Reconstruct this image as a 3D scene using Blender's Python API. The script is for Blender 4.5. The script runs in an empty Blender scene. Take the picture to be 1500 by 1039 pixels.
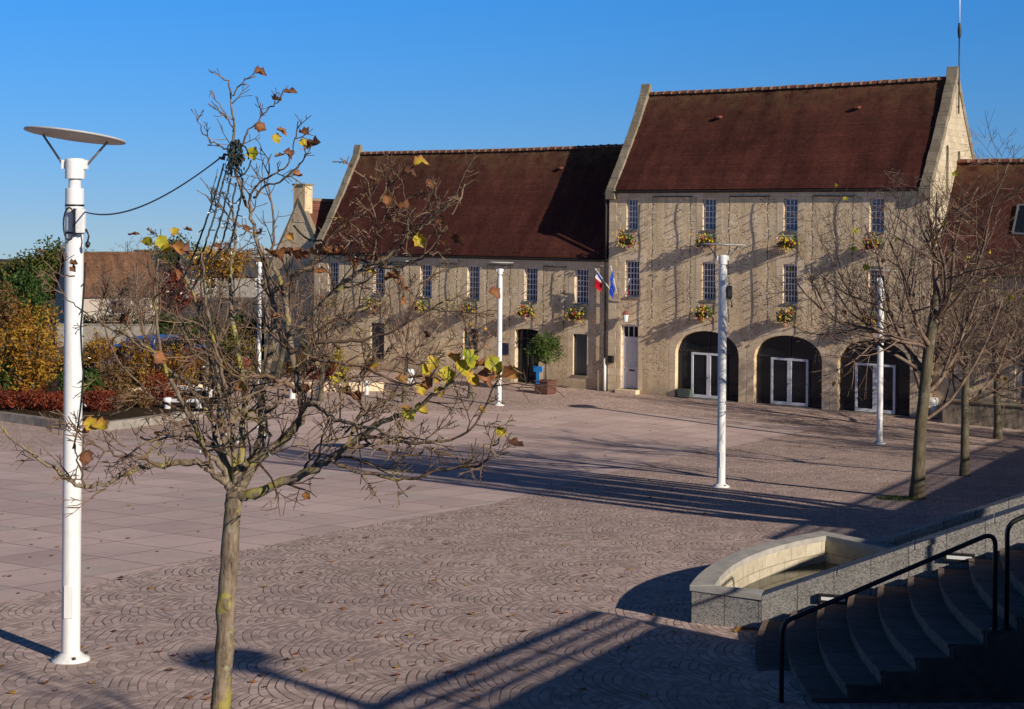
import bpy, bmesh, math, random
import numpy as np
from mathutils import Vector, Matrix
from mathutils.geometry import tessellate_polygon
R = math.radians
C = bpy.context.scene.collection
sc = bpy.context.scene
rng = random.Random(7)

# ------------------------------------------------------------------ survey
F, HY, ROLL, HC, TH = 2200.0, 330.25, 0.0087, 8.18, R(36.22)
U = Vector((math.cos(TH), -math.sin(TH), 0)); N = Vector((math.sin(TH), math.cos(TH), 0))
P0 = Vector((4.8125, 74.2975, 0))
SUN_AZ, SUN_EL = math.atan2(0.660, -0.751), R(22.5)
SUNV = Vector((math.sin(SUN_AZ)*math.cos(SUN_EL), math.cos(SUN_AZ)*math.cos(SUN_EL), math.sin(SUN_EL)))

def g(Y):
    Y = max(Y, -14.0)
    if Y < 40: return 2.75 - 0.0705*(Y-18.57)
    if Y > 210: return -(Y-210)*.075
    if Y > 62: return 0.0
    t = (Y-40)/22.0
    g0 = 2.75 - 0.0705*(40-18.57)
    return (2*t**3-3*t*t+1)*g0 + (t**3-2*t*t+t)*22*-0.0705
def ray(px, py):
    c, s = math.cos(ROLL), math.sin(ROLL); dx, dy = px-750, py-HY
    return ((dx*c+dy*s)/F, -(-dx*s+dy*c)/F)
def at(px, py, Y):
    a, b = ray(px, py); return Vector((a*Y, Y, HC+b*Y))
def gp(px, py):
    a, b = ray(px, py); lo, hi = 5.0, 400.0
    for _ in range(60):
        m = (lo+hi)/2
        if HC+b*m > g(m): lo = m
        else: hi = m
    return Vector((a*lo, lo, g(lo)))
def fac(s, t, z): return P0 + U*s + N*t + Vector((0, 0, z))

# ------------------------------------------------------------------ mesh builder
class MB:
    def __init__(s): s.v=[]; s.f=[]; s.r=[]; s.smooth=[]
    def add(s, vs, fs, r=0.0, smooth=False):
        b=len(s.v); s.v += [tuple(v) for v in vs]; s.f += [tuple(i+b for i in f) for f in fs]
        s.r += [r]*len(vs) if not isinstance(r, list) else r; s.smooth += [smooth]*len(fs)
    def box(s, x0,x1,y0,y1,z0,z1, r=0.0):
        s.add([(x0,y0,z0),(x1,y0,z0),(x1,y1,z0),(x0,y1,z0),(x0,y0,z1),(x1,y0,z1),(x1,y1,z1),(x0,y1,z1)],
              [(3,2,1,0),(4,5,6,7),(0,1,5,4),(1,2,6,5),(2,3,7,6),(3,0,4,7)], r)
    def obox(s, c, ax, ay, az, r=0.0):
        c=Vector(c); ax=Vector(ax); ay=Vector(ay); az=Vector(az)
        s.add([c+ax*i+ay*j+az*k for k in (-1,1) for i,j in ((-1,-1),(1,-1),(1,1),(-1,1))],
              [(3,2,1,0),(4,5,6,7),(0,1,5,4),(1,2,6,5),(2,3,7,6),(3,0,4,7)], r)
    def prism(s, poly, vec, r=0.0, cap=True):
        n=len(poly); vec=Vector(vec); a=[Vector(p) for p in poly]
        vs=a+[p+vec for p in a]; fs=[(i,(i+1)%n,(i+1)%n+n,i+n) for i in range(n)]
        if cap:
            tri=tessellate_polygon([a]); fs+=[tuple(t) for t in tri]+[tuple(i+n for i in reversed(t)) for t in tri]
        s.add(vs, fs, r)
    def face(s, loops, r=0.0):
        loops=[[Vector(p) for p in l] for l in loops]; vs=[p for l in loops for p in l]
        s.add(vs, [tuple(t) for t in tessellate_polygon(loops)], r)
    def tube(s, pts, rad, n=6, r=0.0, cap=True):
        pts=[Vector(p) for p in pts]; m=len(pts)
        if not isinstance(rad,(list,tuple)): rad=[rad]*m
        vs=[]; up=None
        for i,p in enumerate(pts):
            d=(pts[min(i+1,m-1)]-pts[max(i-1,0)])
            d=d.normalized() if d.length>1e-9 else Vector((0,0,1))
            if up is None:
                up=d.orthogonal().normalized()
            else:
                up=up-d*up.dot(d); up=up.normalized() if up.length>1e-6 else d.orthogonal().normalized()
            w=d.cross(up)
            for k in range(n):
                a=2*math.pi*k/n; vs.append(p+(up*math.cos(a)+w*math.sin(a))*rad[i])
        fs=[(i*n+k,i*n+(k+1)%n,(i+1)*n+(k+1)%n,(i+1)*n+k) for i in range(m-1) for k in range(n)]
        if cap: fs+=[tuple(reversed(range(n))), tuple((m-1)*n+k for k in range(n))]
        s.add(vs,fs,r,n>4)
    def lathe(s, prof, c=(0,0,0), n=24, r=0.0):
        c=Vector(c); vs=[c+Vector((rr*math.cos(2*math.pi*k/n), rr*math.sin(2*math.pi*k/n), z)) for rr,z in prof for k in range(n)]
        m=len(prof); fs=[(i*n+k,i*n+(k+1)%n,(i+1)*n+(k+1)%n,(i+1)*n+k) for i in range(m-1) for k in range(n)]
        s.add(vs,fs,r,True)
        s.add(vs[:n],[tuple(reversed(range(n)))],r); s.add(vs[-n:],[tuple(range(n))],r)
    def blob(s, c, rad, rg, sub=2, amp=.15, r=0.0):
        bm=bmesh.new(); bmesh.ops.create_icosphere(bm, subdivisions=sub, radius=1)
        vs=[Vector(c)+Vector((v.co.x*rad[0],v.co.y*rad[1],v.co.z*rad[2]))*(1+rg.uniform(-amp,amp)) for v in bm.verts]
        s.add(vs,[[v.index for v in f.verts] for f in bm.faces],r,True); bm.free()
    def build(s, name, mat, parent=None):
        me=bpy.data.meshes.new(name); o=bpy.data.objects.new(name, me)
        off=Vector((0,0,0))
        if parent is not None: off=Vector(parent.get('_org',(0,0,0)))
        vs=np.array(s.v,dtype=np.float64)-np.array(off) if s.v else np.zeros((0,3))
        me.from_pydata(vs.tolist(),[],s.f)
        if s.f: me.polygons.foreach_set('use_smooth', s.smooth)
        if any(s.r):
            a=me.attributes.new('rnd','FLOAT','POINT'); a.data.foreach_set('value', np.array(s.r,dtype=np.float32))
        me.materials.append(mat); me.update()
        C.objects.link(o)
        if parent is not None:
            o.parent=parent; o['_org']=tuple(off)
        return o
def recalc(o):
    bm=bmesh.new(); bm.from_mesh(o.data); bmesh.ops.recalc_face_normals(bm,faces=bm.faces); bm.to_mesh(o.data); bm.free(); return o
def bevel(o,w=.01,seg=2):
    bm=bmesh.new(); bm.from_mesh(o.data); bmesh.ops.remove_doubles(bm,verts=bm.verts,dist=1e-5)
    bmesh.ops.recalc_face_normals(bm,faces=bm.faces)
    es=[e for e in bm.edges if len(e.link_faces)==2 and e.calc_face_angle(0)>.5]
    bmesh.ops.bevel(bm,geom=es,offset=w,segments=seg,affect='EDGES',profile=.6); bm.to_mesh(o.data); bm.free(); return o

def tag(o,label,cat,group=None,kind=None):
    if label: o['label']=label
    if cat: o['category']=cat
    if group: o['group']=group
    if kind: o['kind']=kind
    return o
def struct(o): o['kind']='structure'; return o
def thing(name,label,cat,loc=(0,0,0),rz=0,group=None,world=True):
    """Empty at the thing's base; children may be given in world coordinates (world=True) or local ones."""
    o=bpy.data.objects.new(name,None); C.objects.link(o); o.location=loc; o.rotation_euler=(0,0,rz)
    o.empty_display_size=.2
    o['_org']=tuple(loc) if world else (0.0,0.0,0.0)
    return tag(o,label,cat,group)
def dup(root, loc, rz=None, label=None, scale=None):
    def cp(o,par):
        c=o.copy(); C.objects.link(c)
        if par is not None: c.parent=par
        for ch in [x for x in bpy.data.objects if x.parent==o]: cp(ch,c)
        return c
    r=cp(root,None); r.location=loc
    if rz is not None: r.rotation_euler=(0,0,rz)
    if label: r['label']=label
    if scale: r.scale=(scale,)*3
    return r

# ------------------------------------------------------------------ materials
class M:
    def __init__(s,name,base=(.5,.5,.5),rough=.8,spec=.3,metal=0):
        s.m=bpy.data.materials.new(name); s.m.use_nodes=True; s.nt=s.m.node_tree; s.b=s.nt.nodes['Principled BSDF']
        s.b.inputs['Base Color'].default_value=(*base,1); s.b.inputs['Roughness'].default_value=rough
        s.b.inputs['Specular IOR Level'].default_value=spec; s.b.inputs['Metallic'].default_value=metal
        s._tc=None
    def n(s,typ,**kw):
        nd=s.nt.nodes.new('ShaderNode'+typ)
        for k,v in kw.items():
            if hasattr(nd,k) and not k[0].isupper(): setattr(nd,k,v)
            else: s.set(nd.inputs[k.replace('_',' ')] if k.replace('_',' ') in nd.inputs else nd.inputs[int(k[1:])],v)
        return nd
    def set(s,inp,v):
        if isinstance(v,bpy.types.NodeSocket): s.nt.links.new(v,inp)
        elif isinstance(v,(tuple,list)) and len(v)==3 and inp.type=='RGBA': inp.default_value=(*v,1)
        else: inp.default_value=v
    def co(s): 
        if not s._tc: s._tc=s.nt.nodes.new('ShaderNodeTexCoord')
        return s._tc.outputs['Object']
    def math(s,op,a,b=0.0,c=0.0):
        nd=s.nt.nodes.new('ShaderNodeMath'); nd.operation=op; s.set(nd.inputs[0],a); s.set(nd.inputs[1],b); s.set(nd.inputs[2],c); return nd.outputs[0]
    def noise(s,scale,detail=4,rough=.6,vec=None,dist=0):
        return s.n('TexNoise',Scale=scale,Detail=detail,Roughness=rough,Distortion=dist,Vector=vec or s.co()).outputs['Fac']
    def ramp(s,fac,stops,interp='LINEAR'):
        nd=s.nt.nodes.new('ShaderNodeValToRGB'); cr=nd.color_ramp; cr.interpolation=interp
        while len(cr.elements)<len(stops): cr.elements.new(.5)
        for e,(p,c) in zip(cr.elements,stops): e.position=p; e.color=(*c,1) if len(c)==3 else c
        s.set(nd.inputs[0],fac); return nd.outputs[0]
    def mix(s,fac,a,b,mode='MIX'):
        nd=s.nt.nodes.new('ShaderNodeMix'); nd.data_type='RGBA'; nd.blend_type=mode
        s.set(nd.inputs[0],fac); s.set(nd.inputs[6],a); s.set(nd.inputs[7],b); return nd.outputs[2]
    def step(s,fac,a,b):
        nd=s.nt.nodes.new('ShaderNodeMapRange'); s.set(nd.inputs[0],fac); nd.inputs[1].default_value=a; nd.inputs[2].default_value=b; return nd.outputs[0]
    def col(s,c): s.set(s.b.inputs['Base Color'],c); return s
    def rough(s,c): s.set(s.b.inputs['Roughness'],c); return s
    def bump(s,h,strength=.5,dist=.02):
        nd=s.nt.nodes.new('ShaderNodeBump'); nd.inputs['Strength'].default_value=strength; nd.inputs['Distance'].default_value=dist
        s.set(nd.inputs['Height'],h); prev=s.b.inputs['Normal']
        if prev.is_linked: s.nt.links.new(prev.links[0].from_socket, nd.inputs['Normal'])
        s.nt.links.new(nd.outputs[0],s.b.inputs['Normal']); return s
    def attr(s,name='rnd'): return s.n('Attribute',attribute_name=name).outputs['Fac']

def m_plain(name,c,rough=.5,var=.15,spec=.4,metal=0,scale=6):
    m=M(name,c,rough,spec,metal); f=m.noise(scale,5)
    m.col(m.ramp(f,[(.3,tuple(x*(1-var) for x in c)),(.7,tuple(min(1,x*(1+var)) for x in c))])); return m.m

def m_rubble():
    m=M('rubble limestone wall',rough=.95,spec=.08); co=m.co()
    warp=m.n('TexNoise',Scale=3.0,Detail=4,Vector=co).outputs['Color']
    v2=m.n('VectorMath',operation='MULTIPLY_ADD',i0=warp,i1=(.30,.30,.30),i2=co).outputs[0]
    vm=m.n('Mapping',Vector=v2,Scale=(1.0,1.0,1.7)).outputs[0]
    vo=m.n('TexVoronoi',Scale=4.6,Vector=vm); vd=m.n('TexVoronoi',feature='DISTANCE_TO_EDGE',Scale=4.6,Vector=vm).outputs['Distance']
    stone=m.ramp(m.n('SeparateColor',Color=vo.outputs['Color']).outputs[0],[(0,(.68,.515,.33)),(.35,(.90,.71,.50)),(.7,(.98,.80,.58)),(1,(.76,.55,.33))])
    fine=m.noise(11,4,.62,vec=m.n('Mapping',Vector=co,Scale=(1,1,1.3)).outputs[0]); grit=m.noise(45,3); big=m.noise(.32,4,.6); mid=m.noise(.9,5,.62)
    c=m.mix(m.step(vd,.0,.10),(.95,.76,.52),stone)
    patch=m.step(mid,.46,.58); render=m.ramp(m.noise(2.5,6,.65),[(.3,(.80,.62,.40)),(.7,(.96,.77,.51))])
    c=m.mix(patch,c,render)
    pits=m.math('MULTIPLY',m.step(fine,.455,.385),m.math('SUBTRACT',1.0,m.math('MULTIPLY',patch,.75))); c=m.mix(m.math('MULTIPLY',pits,.92),c,(.12,.085,.05))
    stk=m.noise(1.0,5,.65,vec=m.n('Mapping',Vector=co,Scale=(2.4,2.4,.22)).outputs[0]); c=m.mix(.55,c,m.ramp(stk,[(.36,(.62,.58,.52)),(.58,(1.04,1.04,1.04))]),'MULTIPLY')
    c=m.mix(.8,c,m.ramp(big,[(.3,(.66,.63,.60)),(.68,(1.08,1.05,1.0))]),'MULTIPLY')
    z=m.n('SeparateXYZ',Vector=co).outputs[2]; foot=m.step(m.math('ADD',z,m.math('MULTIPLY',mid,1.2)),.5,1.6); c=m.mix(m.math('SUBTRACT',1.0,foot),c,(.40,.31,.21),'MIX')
    m.col(c)
    h=m.math('ADD',m.math('MULTIPLY',m.step(vd,0.0,.14),m.math('SUBTRACT',.5,m.math('MULTIPLY',patch,.35))),m.math('MULTIPLY',pits,-.9))
    m.bump(m.math('ADD',h,m.math('MULTIPLY',grit,.25)),.30,.022); return m.m
def m_ashlar(name='dressed limestone',lo=(.70,.55,.40),hi=(.85,.69,.52),bw=.62,bh=.34,mortar=(.46,.36,.24),axis='xz',bstr=.3):
    m=M(name,rough=.9,spec=.1); sx=m.n('SeparateXYZ',Vector=m.co())
    x,y,z=sx.outputs[0],sx.outputs[1],sx.outputs[2]
    v=m.n('CombineXYZ',X=m.math('ADD',x,y),Y=z if axis=='xz' else y).outputs[0]
    b=m.n('TexBrick',Vector=v,Color1=lo,Color2=hi,Mortar=mortar,Scale=1.0,Mortar_Size=.008,Bias=0.0,Brick_Width=bw,Row_Height=bh)
    f=m.noise(9,6,.65); c=m.mix(.6,b.outputs['Color'],m.ramp(f,[(.25,(.6,.57,.53)),(.6,(1,1,1))]),'MULTIPLY')
    c=m.mix(.5,c,m.ramp(m.noise(.8,4),[(.35,(.7,.66,.62)),(.65,(1,1,1))]),'MULTIPLY')
    m.col(c); m.bump(m.math('SUBTRACT',m.noise(40,4),m.math('MULTIPLY',b.outputs['Fac'],1.2)),bstr,.01); return m.m
def m_roof(name,c1,c2,lich=.5):
    m=M(name,rough=.9,spec=.1); sx=m.n('SeparateXYZ',Vector=m.co()); x,y,z=sx.outputs
    zz=m.math('MULTIPLY',z,1.18); v=m.n('CombineXYZ',X=x,Y=zz).outputs[0]
    b=m.n('TexBrick',Vector=v,Color1=c1,Color2=c2,Mortar=tuple(a*.55 for a in c1),Scale=1.0,Mortar_Size=.006,Bias=-.1,Brick_Width=.17,Row_Height=.115)
    f=m.noise(1.3,6,.7); g1=m.noise(.28,4,.6,dist=1.0)
    c=m.mix(.55,b.outputs['Color'],m.ramp(f,[(.28,(.60,.60,.62)),(.72,(1.2,1.15,1.1))]),'MULTIPLY')
    c=m.mix(.75,c,m.ramp(g1,[(.3,(.50,.50,.55)),(.7,(1.2,1.12,1.05))]),'MULTIPLY')
    st=m.noise(1.0,5,.65,vec=m.n('Mapping',Vector=m.co(),Scale=(1.7,.3,.16)).outputs[0])
    c=m.mix(.65,c,m.ramp(st,[(.33,(.5,.5,.54)),(.6,(1.05,1.05,1.05))]),'MULTIPLY')
    row=m.n('TexWhiteNoise',noise_dimensions='1D',W=m.math('FLOOR',m.math('DIVIDE',zz,.115))).outputs['Value']
    c=m.mix(.4,c,m.ramp(row,[(0,(.72,.72,.72)),(1,(1.15,1.15,1.15))]),'MULTIPLY')
    lic=m.math('MULTIPLY',m.math('POWER',m.math('FRACT',m.math('MULTIPLY',m.attr('up'),.999)),5.0),m.step(m.noise(1.6,5,.7),.34,.66)); c=m.mix(m.math('MULTIPLY',lic,.75),c,(.20,.125,.06))
    sp=m.noise(16,2); c=m.mix(m.math('MULTIPLY',m.step(sp,.71,.75),.5),c,(.32,.29,.26))
    saw=m.math('FRACT',m.math('DIVIDE',zz,.115))
    m.col(c); m.bump(m.math('SUBTRACT',m.math('SUBTRACT',1.0,saw),m.math('MULTIPLY',b.outputs['Fac'],.2)),.45,.02); m.bump(m.noise(6,5,.7),.45,.03); return m.m
def m_cobble():
    m=M('fan laid cobbles',rough=.75,spec=.25); co=m.co(); sx=m.n('SeparateXYZ',Vector=co); x,y=sx.outputs[0],sx.outputs[1]
    w=m.n('TexNoise',Scale=1.6,Detail=3,Vector=co).outputs['Color']; ws=m.n('SeparateXYZ',Vector=w)
    w2=m.n('TexNoise',Scale=.25,Detail=1,Vector=co).outputs['Color']; ws2=m.n('SeparateXYZ',Vector=w2)
    RR=.90
    aa=m.math('DIVIDE',m.math('ADD',m.math('ADD',x,m.math('MULTIPLY',ws.outputs[0],.10)),m.math('MULTIPLY',ws2.outputs[0],.7)),RR)
    bb=m.math('DIVIDE',m.math('ADD',m.math('ADD',y,m.math('MULTIPLY',ws.outputs[1],.12)),m.math('MULTIPLY',ws2.outputs[1],.7)),RR)
    j1=m.math('ADD',m.math('FLOOR',aa),1.0)
    def fan(j):
        par=m.math('FLOORED_MODULO',j,2.0) if True else None
        ib=m.math('MULTIPLY',m.math('ROUND',m.math('DIVIDE',m.math('SUBTRACT',bb,par),2.0)),2.0); bc=m.math('ADD',ib,par)
        da=m.math('SUBTRACT',aa,j); db=m.math('SUBTRACT',bb,bc)
        d=m.math('SQRT',m.math('ADD',m.math('MULTIPLY',da,da),m.math('MULTIPLY',db,db))); dt=m.math('SUBTRACT',1.0,da); an=m.math('ARCTAN2',db,dt); e=m.math('SQRT',m.math('ADD',m.math('MULTIPLY',dt,dt),m.math('MULTIPLY',db,db))); return d,an,bc,e
    d1,t1,c1,e1=fan(j1); d0,t0,c0,e0=fan(m.math('SUBTRACT',j1,1.0)); inside=m.math('LESS_THAN',d1,1.0)
    def sel(p,q): return m.math('ADD',m.math('MULTIPLY',p,inside),m.math('MULTIPLY',q,m.math('SUBTRACT',1.0,inside)))
    d=sel(e1,e0); an=sel(t1,t0); cid=m.math('ADD',m.math('MULTIPLY',sel(c1,c0),17.3),m.math('MULTIPLY',sel(j1,m.math('SUBTRACT',j1,1.0)),7.7))
    q=m.math('MULTIPLY',d,8.0); ring=m.math('FLOOR',q); fr=m.math('FRACT',q)
    rr_=m.math('DIVIDE',m.math('ADD',ring,.5),8.0)
    al=m.math('ADD',m.math('DIVIDE',m.math('MULTIPLY',m.math('MULTIPLY',an,rr_),RR),.125),m.math('MULTIPLY',ring,.43))
    seg=m.math('FLOOR',al); fa=m.math('FRACT',al)
    rv=m.n('TexWhiteNoise',noise_dimensions='3D',Vector=m.n('CombineXYZ',X=ring,Y=seg,Z=cid).outputs[0]).outputs['Value']
    wn=m.noise(1.9,4,.7)
    rowj=m.math('MULTIPLY',m.step(m.math('ABSOLUTE',m.math('SUBTRACT',fr,.5)),.37,.46),m.step(wn,.36,.60))
    segj=m.math('MULTIPLY',m.step(m.math('ABSOLUTE',m.math('SUBTRACT',fa,.5)),.40,.48),m.step(m.noise(2.6,4,.7,vec=m.n('Mapping',Vector=co,Location=(9,4,2)).outputs[0]),.40,.62))
    joint=m.math('MAXIMUM',rowj,m.math('MULTIPLY',segj,.6))
    stn=m.ramp(rv,[(0,(.38,.285,.25)),(1,(.63,.485,.43))])
    big=m.noise(.12,5,.6); mid=m.noise(.9,5,.65)
    c=m.mix(m.math('MULTIPLY',joint,.70),stn,(.045,.032,.022)); c=m.mix(.55,c,m.ramp(mid,[(.3,(.88,.86,.85)),(.7,(1.32,1.27,1.24))]),'MULTIPLY')
    c=m.mix(.6,c,m.ramp(big,[(.35,(.80,.78,.76)),(.62,(1.18,1.15,1.13))]),'MULTIPLY')
    moss=m.math('MULTIPLY',joint,m.step(m.noise(.25,3),.45,.62)); c=m.mix(m.math('MULTIPLY',moss,.5),c,(.10,.095,.03))
    m.col(c); m.bump(m.math('SUBTRACT',m.math('MULTIPLY',m.noise(25,3),.35),joint),.42,.018); return m.m
def m_slab():
    m=M('pink slab paving',rough=.8,spec=.2); co=m.co(); sx=m.n('SeparateXYZ',Vector=co); x,y=sx.outputs[0],sx.outputs[1]
    a=m.math('SUBTRACT',m.math('MULTIPLY',x,U.x),m.math('MULTIPLY',y,-U.y)); d=m.math('ADD',m.math('MULTIPLY',x,N.x),m.math('MULTIPLY',y,N.y))
    v=m.n('CombineXYZ',X=a,Y=d).outputs[0]
    b=m.n('TexBrick',Vector=v,offset=0.0,Color1=(.61,.46,.42),Color2=(.76,.585,.535),Mortar=(.22,.145,.115),Scale=1.0,Mortar_Size=.018,Mortar_Smooth=.5,Bias=0.0,Brick_Width=1.45,Row_Height=1.45)
    cell=m.n('CombineXYZ',X=m.math('FLOOR',m.math('DIVIDE',a,1.45)),Y=m.math('FLOOR',m.math('DIVIDE',d,.725))).outputs[0]
    wn=m.n('TexWhiteNoise',noise_dimensions='2D',Vector=cell).outputs['Value']
    c=m.mix(m.math('MULTIPLY',m.step(wn,.945,.95),.55),b.outputs['Color'],(.60,.52,.46))
    f=m.noise(.5,6,.65); c=m.mix(.6,c,m.ramp(f,[(.3,(.72,.70,.70)),(.68,(1.08,1.05,1.03))]),'MULTIPLY')
    c=m.mix(.35,c,m.ramp(m.noise(6,5,.7),[(.3,(.7,.7,.7)),(.65,(1.05,1.05,1.05))]),'MULTIPLY')
    m.col(c); m.bump(m.math('SUBTRACT',m.noise(30,4),b.outputs['Fac']),.25,.01); return m.m
def m_ground():
    m=M('earth and asphalt',rough=.95,spec=.1); c=m.ramp(m.noise(.05,5),[(.4,(.10,.09,.075)),(.6,(.13,.12,.11))])
    c=m.mix(.5,c,m.ramp(m.noise(4,5),[(.3,(.6,.6,.6)),(.7,(1.2,1.2,1.2))]),'MULTIPLY'); m.col(c); m.bump(m.noise(20,4),.4,.02); return m.m
def m_soil():
    m=M('dark bed soil',rough=1,spec=.05); m.col(m.ramp(m.noise(6,5),[(.3,(.03,.022,.014)),(.7,(.075,.05,.03))])); m.bump(m.noise(9,5),.8,.06); return m.m
def m_bark(name,dark,light,lich,lichen=.5,scale=14):
    m=M(name,rough=.95,spec=.1); v=m.n('Mapping',Vector=m.co(),Scale=(1,1,.28)).outputs[0]
    f=m.noise(scale,6,.7,vec=v); c=m.ramp(f,[(.3,dark),(.62,light)])
    l=m.step(m.noise(scale*.22,5,.7),.62-.1*lichen,.70-.1*lichen); c=m.mix(m.math('MULTIPLY',l,.8*lichen),c,lich)
    l2=m.step(m.noise(scale*.35,4,.7,vec=m.n('Mapping',Vector=m.co(),Location=(3,5,1)).outputs[0]),.58,.66); c=m.mix(m.math('MULTIPLY',l2,.5*lichen),c,(.36,.36,.29))
    m.col(c); m.bump(f,.9,.012); return m.m
def m_leaf(name,stops,trans=.25,rough=.55):
    m=M(name,rough=rough,spec=.25); a=m.attr(); c=m.ramp(a,stops)
    c=m.mix(.5,c,m.ramp(m.noise(30,4),[(.3,(.6,.6,.6)),(.7,(1.15,1.15,1.15))]),'MULTIPLY'); m.col(c)
    tr=m.n('BsdfTranslucent',Color=c); mx=m.n('MixShader',Fac=trans); m.nt.links.new(m.b.outputs[0],mx.inputs[1]); m.nt.links.new(tr.outputs[0],mx.inputs[2])
    m.nt.links.new(mx.outputs[0],m.nt.nodes['Material Output'].inputs[0]); return m.m
def m_glass(name,c=(.012,.016,.024),rough=.06,var=1):
    m=M(name,c,rough,.6 if 'dark' not in name else .30); m.bump(m.noise(1.6,3),.06*var,.05); return m.m
def m_white(name='white painted steel',c=(.80,.80,.79)):
    m=M(name,rough=.38,spec=.4); f=m.noise(2.2,6,.7); v=m.n('Mapping',Vector=m.co(),Scale=(9,9,.5)).outputs[0]
    cc=m.ramp(m.noise(1.5,5,.7,vec=v),[(.3,tuple(x*.80 for x in c)),(.55,c)]); cc=m.mix(m.math('MULTIPLY',m.step(f,.56,.70),.45),cc,(.42,.39,.34))
    m.col(cc); m.rough(m.ramp(f,[(.3,(.3,.3,.3)),(.7,(.55,.55,.55))])); m.bump(m.noise(50,3),.04,.01); return m.m
def m_granite():
    m=M('speckled grey granite',rough=.7,spec=.3)
    sx=m.n('SeparateXYZ',Vector=m.co()); v=m.n('CombineXYZ',X=m.math('ADD',sx.outputs[0],m.math('MULTIPLY',sx.outputs[1],-.35)),Y=m.math('ADD',m.math('MULTIPLY',sx.outputs[2],.001),25.0)).outputs[0]
    b=m.n('TexBrick',Vector=v,offset=0.0,Color1=(.9,.9,.9),Color2=(1.08,1.06,1.04),Mortar=(.25,.24,.22),Scale=1.0,Mortar_Size=.006,Bias=0.0,Brick_Width=.52,Row_Height=50.0)
    sp=m.n('TexVoronoi',Scale=70,Vector=m.co()).outputs['Color']; c=m.ramp(m.n('SeparateColor',Color=sp).outputs[0],[(.1,(.15,.148,.145)),(.4,(.30,.285,.265)),(.9,(.42,.40,.37))])
    c=m.mix(1.0,c,b.outputs['Color'],'MULTIPLY'); c=m.mix(.5,c,m.ramp(m.noise(2.5,5,.7),[(.3,(.6,.58,.55)),(.65,(1.05,1.05,1.05))]),'MULTIPLY')
    m.col(c); m.bump(m.math('SUBTRACT',m.noise(60,3),b.outputs['Fac']),.25,.006); return m.m

K={}
K['rubble']=m_rubble(); K['ashlar']=m_ashlar(); K['trim']=m_ashlar('plain limestone trim',(.80,.63,.42),(.95,.76,.53),.7,.4,(.60,.46,.33),bstr=.15)
K['rubble_dark']=m_bark('dark flint rubble',(.10,.085,.065),(.34,.28,.21),(.2,.19,.12),.3,7); K['coping']=m_ashlar('weathered coping stone',(.25,.21,.155),(.36,.305,.225),.6,.55,(.17,.14,.10))
K['cream']=m_ashlar('pale gable masonry',(.56,.46,.32),(.68,.58,.42),.5,.28,(.42,.34,.23))
K['roof']=m_roof('dark red clay tiles',(.096,.033,.026),(.132,.045,.034)); K['roof_pale']=m_roof('pale red clay tiles',(.26,.10,.07),(.33,.14,.10))
K['roof_brown']=m_roof('brown pantiles',(.20,.105,.06),(.27,.15,.09)); K['slate']=m_roof('grey slates',(.07,.075,.085),(.11,.115,.125))
K['ridge']=m_plain('ridge tile clay',(.19,.062,.04),.8,.4); K['mortar']=m_plain('ridge lime mortar',(.30,.23,.15),.95,.3)
K['dark_metal']=m_plain('dark zinc',(.035,.032,.03),.5,.3); K['black']=m_plain('black painted steel',(.018,.018,.018),.35,.3,.5)
K['glass']=m_glass('dark window glass'); K['glass_blue']=m_glass('glass with painted sky',(.07,.13,.23),.05)  # blue pane: the sky's reflection is put into its base colour
K['glass_dim']=m_glass('glass with dim painted sky',(.03,.042,.07),.05)  # weaker sky reflection, likewise put into the pane colour
K['glass_teal']=m_glass('grey blind behind glass',(.085,.105,.105),.15)
K['frame']=m_plain('white window paint',(.70,.71,.75),.5,.06); K['door_white']=m_plain('pale lilac door paint',(.68,.67,.69),.5,.06)
K['white']=m_white(); K['grey_metal']=m_plain('brushed grey metal',(.33,.32,.31),.4,.12,.5,.6)
K['disc_under']=m_plain('pale grey reflector underside',(.50,.48,.45),.55,.08)
K['cobble']=m_cobble(); K['slab']=m_slab(); K['ground']=m_ground(); K['soil']=m_soil(); K['granite']=m_granite()
K['basin']=m_ashlar('lime stained basin stone',(.50,.44,.33),(.62,.56,.44),.55,.3,(.34,.29,.2))
K['bark']=m_bark('lichened maple bark',(.06,.042,.028),(.30,.23,.165),(.40,.35,.045),.85,24)
K['twig']=m_bark('twig bark',(.055,.032,.022),(.235,.155,.105),(.36,.31,.05),.55,11)
K['bark_far']=m_bark('grey green tree bark',(.055,.045,.028),(.155,.130,.088),(.20,.19,.07),.5,9)
K['twig_far']=m_bark('reddish twig bark',(.085,.050,.036),(.25,.175,.13),(.26,.22,.08),.35,5)
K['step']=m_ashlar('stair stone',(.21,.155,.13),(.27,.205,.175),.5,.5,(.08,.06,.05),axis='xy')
K['rim']=m_plain('worn pale granite',(.40,.375,.34),.8,.22,.25,scale=4)
K['shade_stone']=m_plain('shade toned stone',(.11,.085,.072),.9,.35,.1)  # shade of the unlit stair flank is put into this stone colour
K['water']=M('still green water',(.035,.045,.022),.04,.5); K['water'].bump(K['water'].noise(5,3),.08,.03); K['water']=K['water'].m
K['concrete']=m_plain('weathered concrete',(.30,.27,.235),.9,.25,.2); K['kerb']=m_plain('grey kerb stone',(.27,.245,.215),.9,.3,.2,scale=3)
K['cable']=m_plain('dark green cable',(.012,.018,.016),.5,.3); K['bulb']=m_plain('clear bulb caps',(.75,.76,.74),.3,.05)

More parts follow.
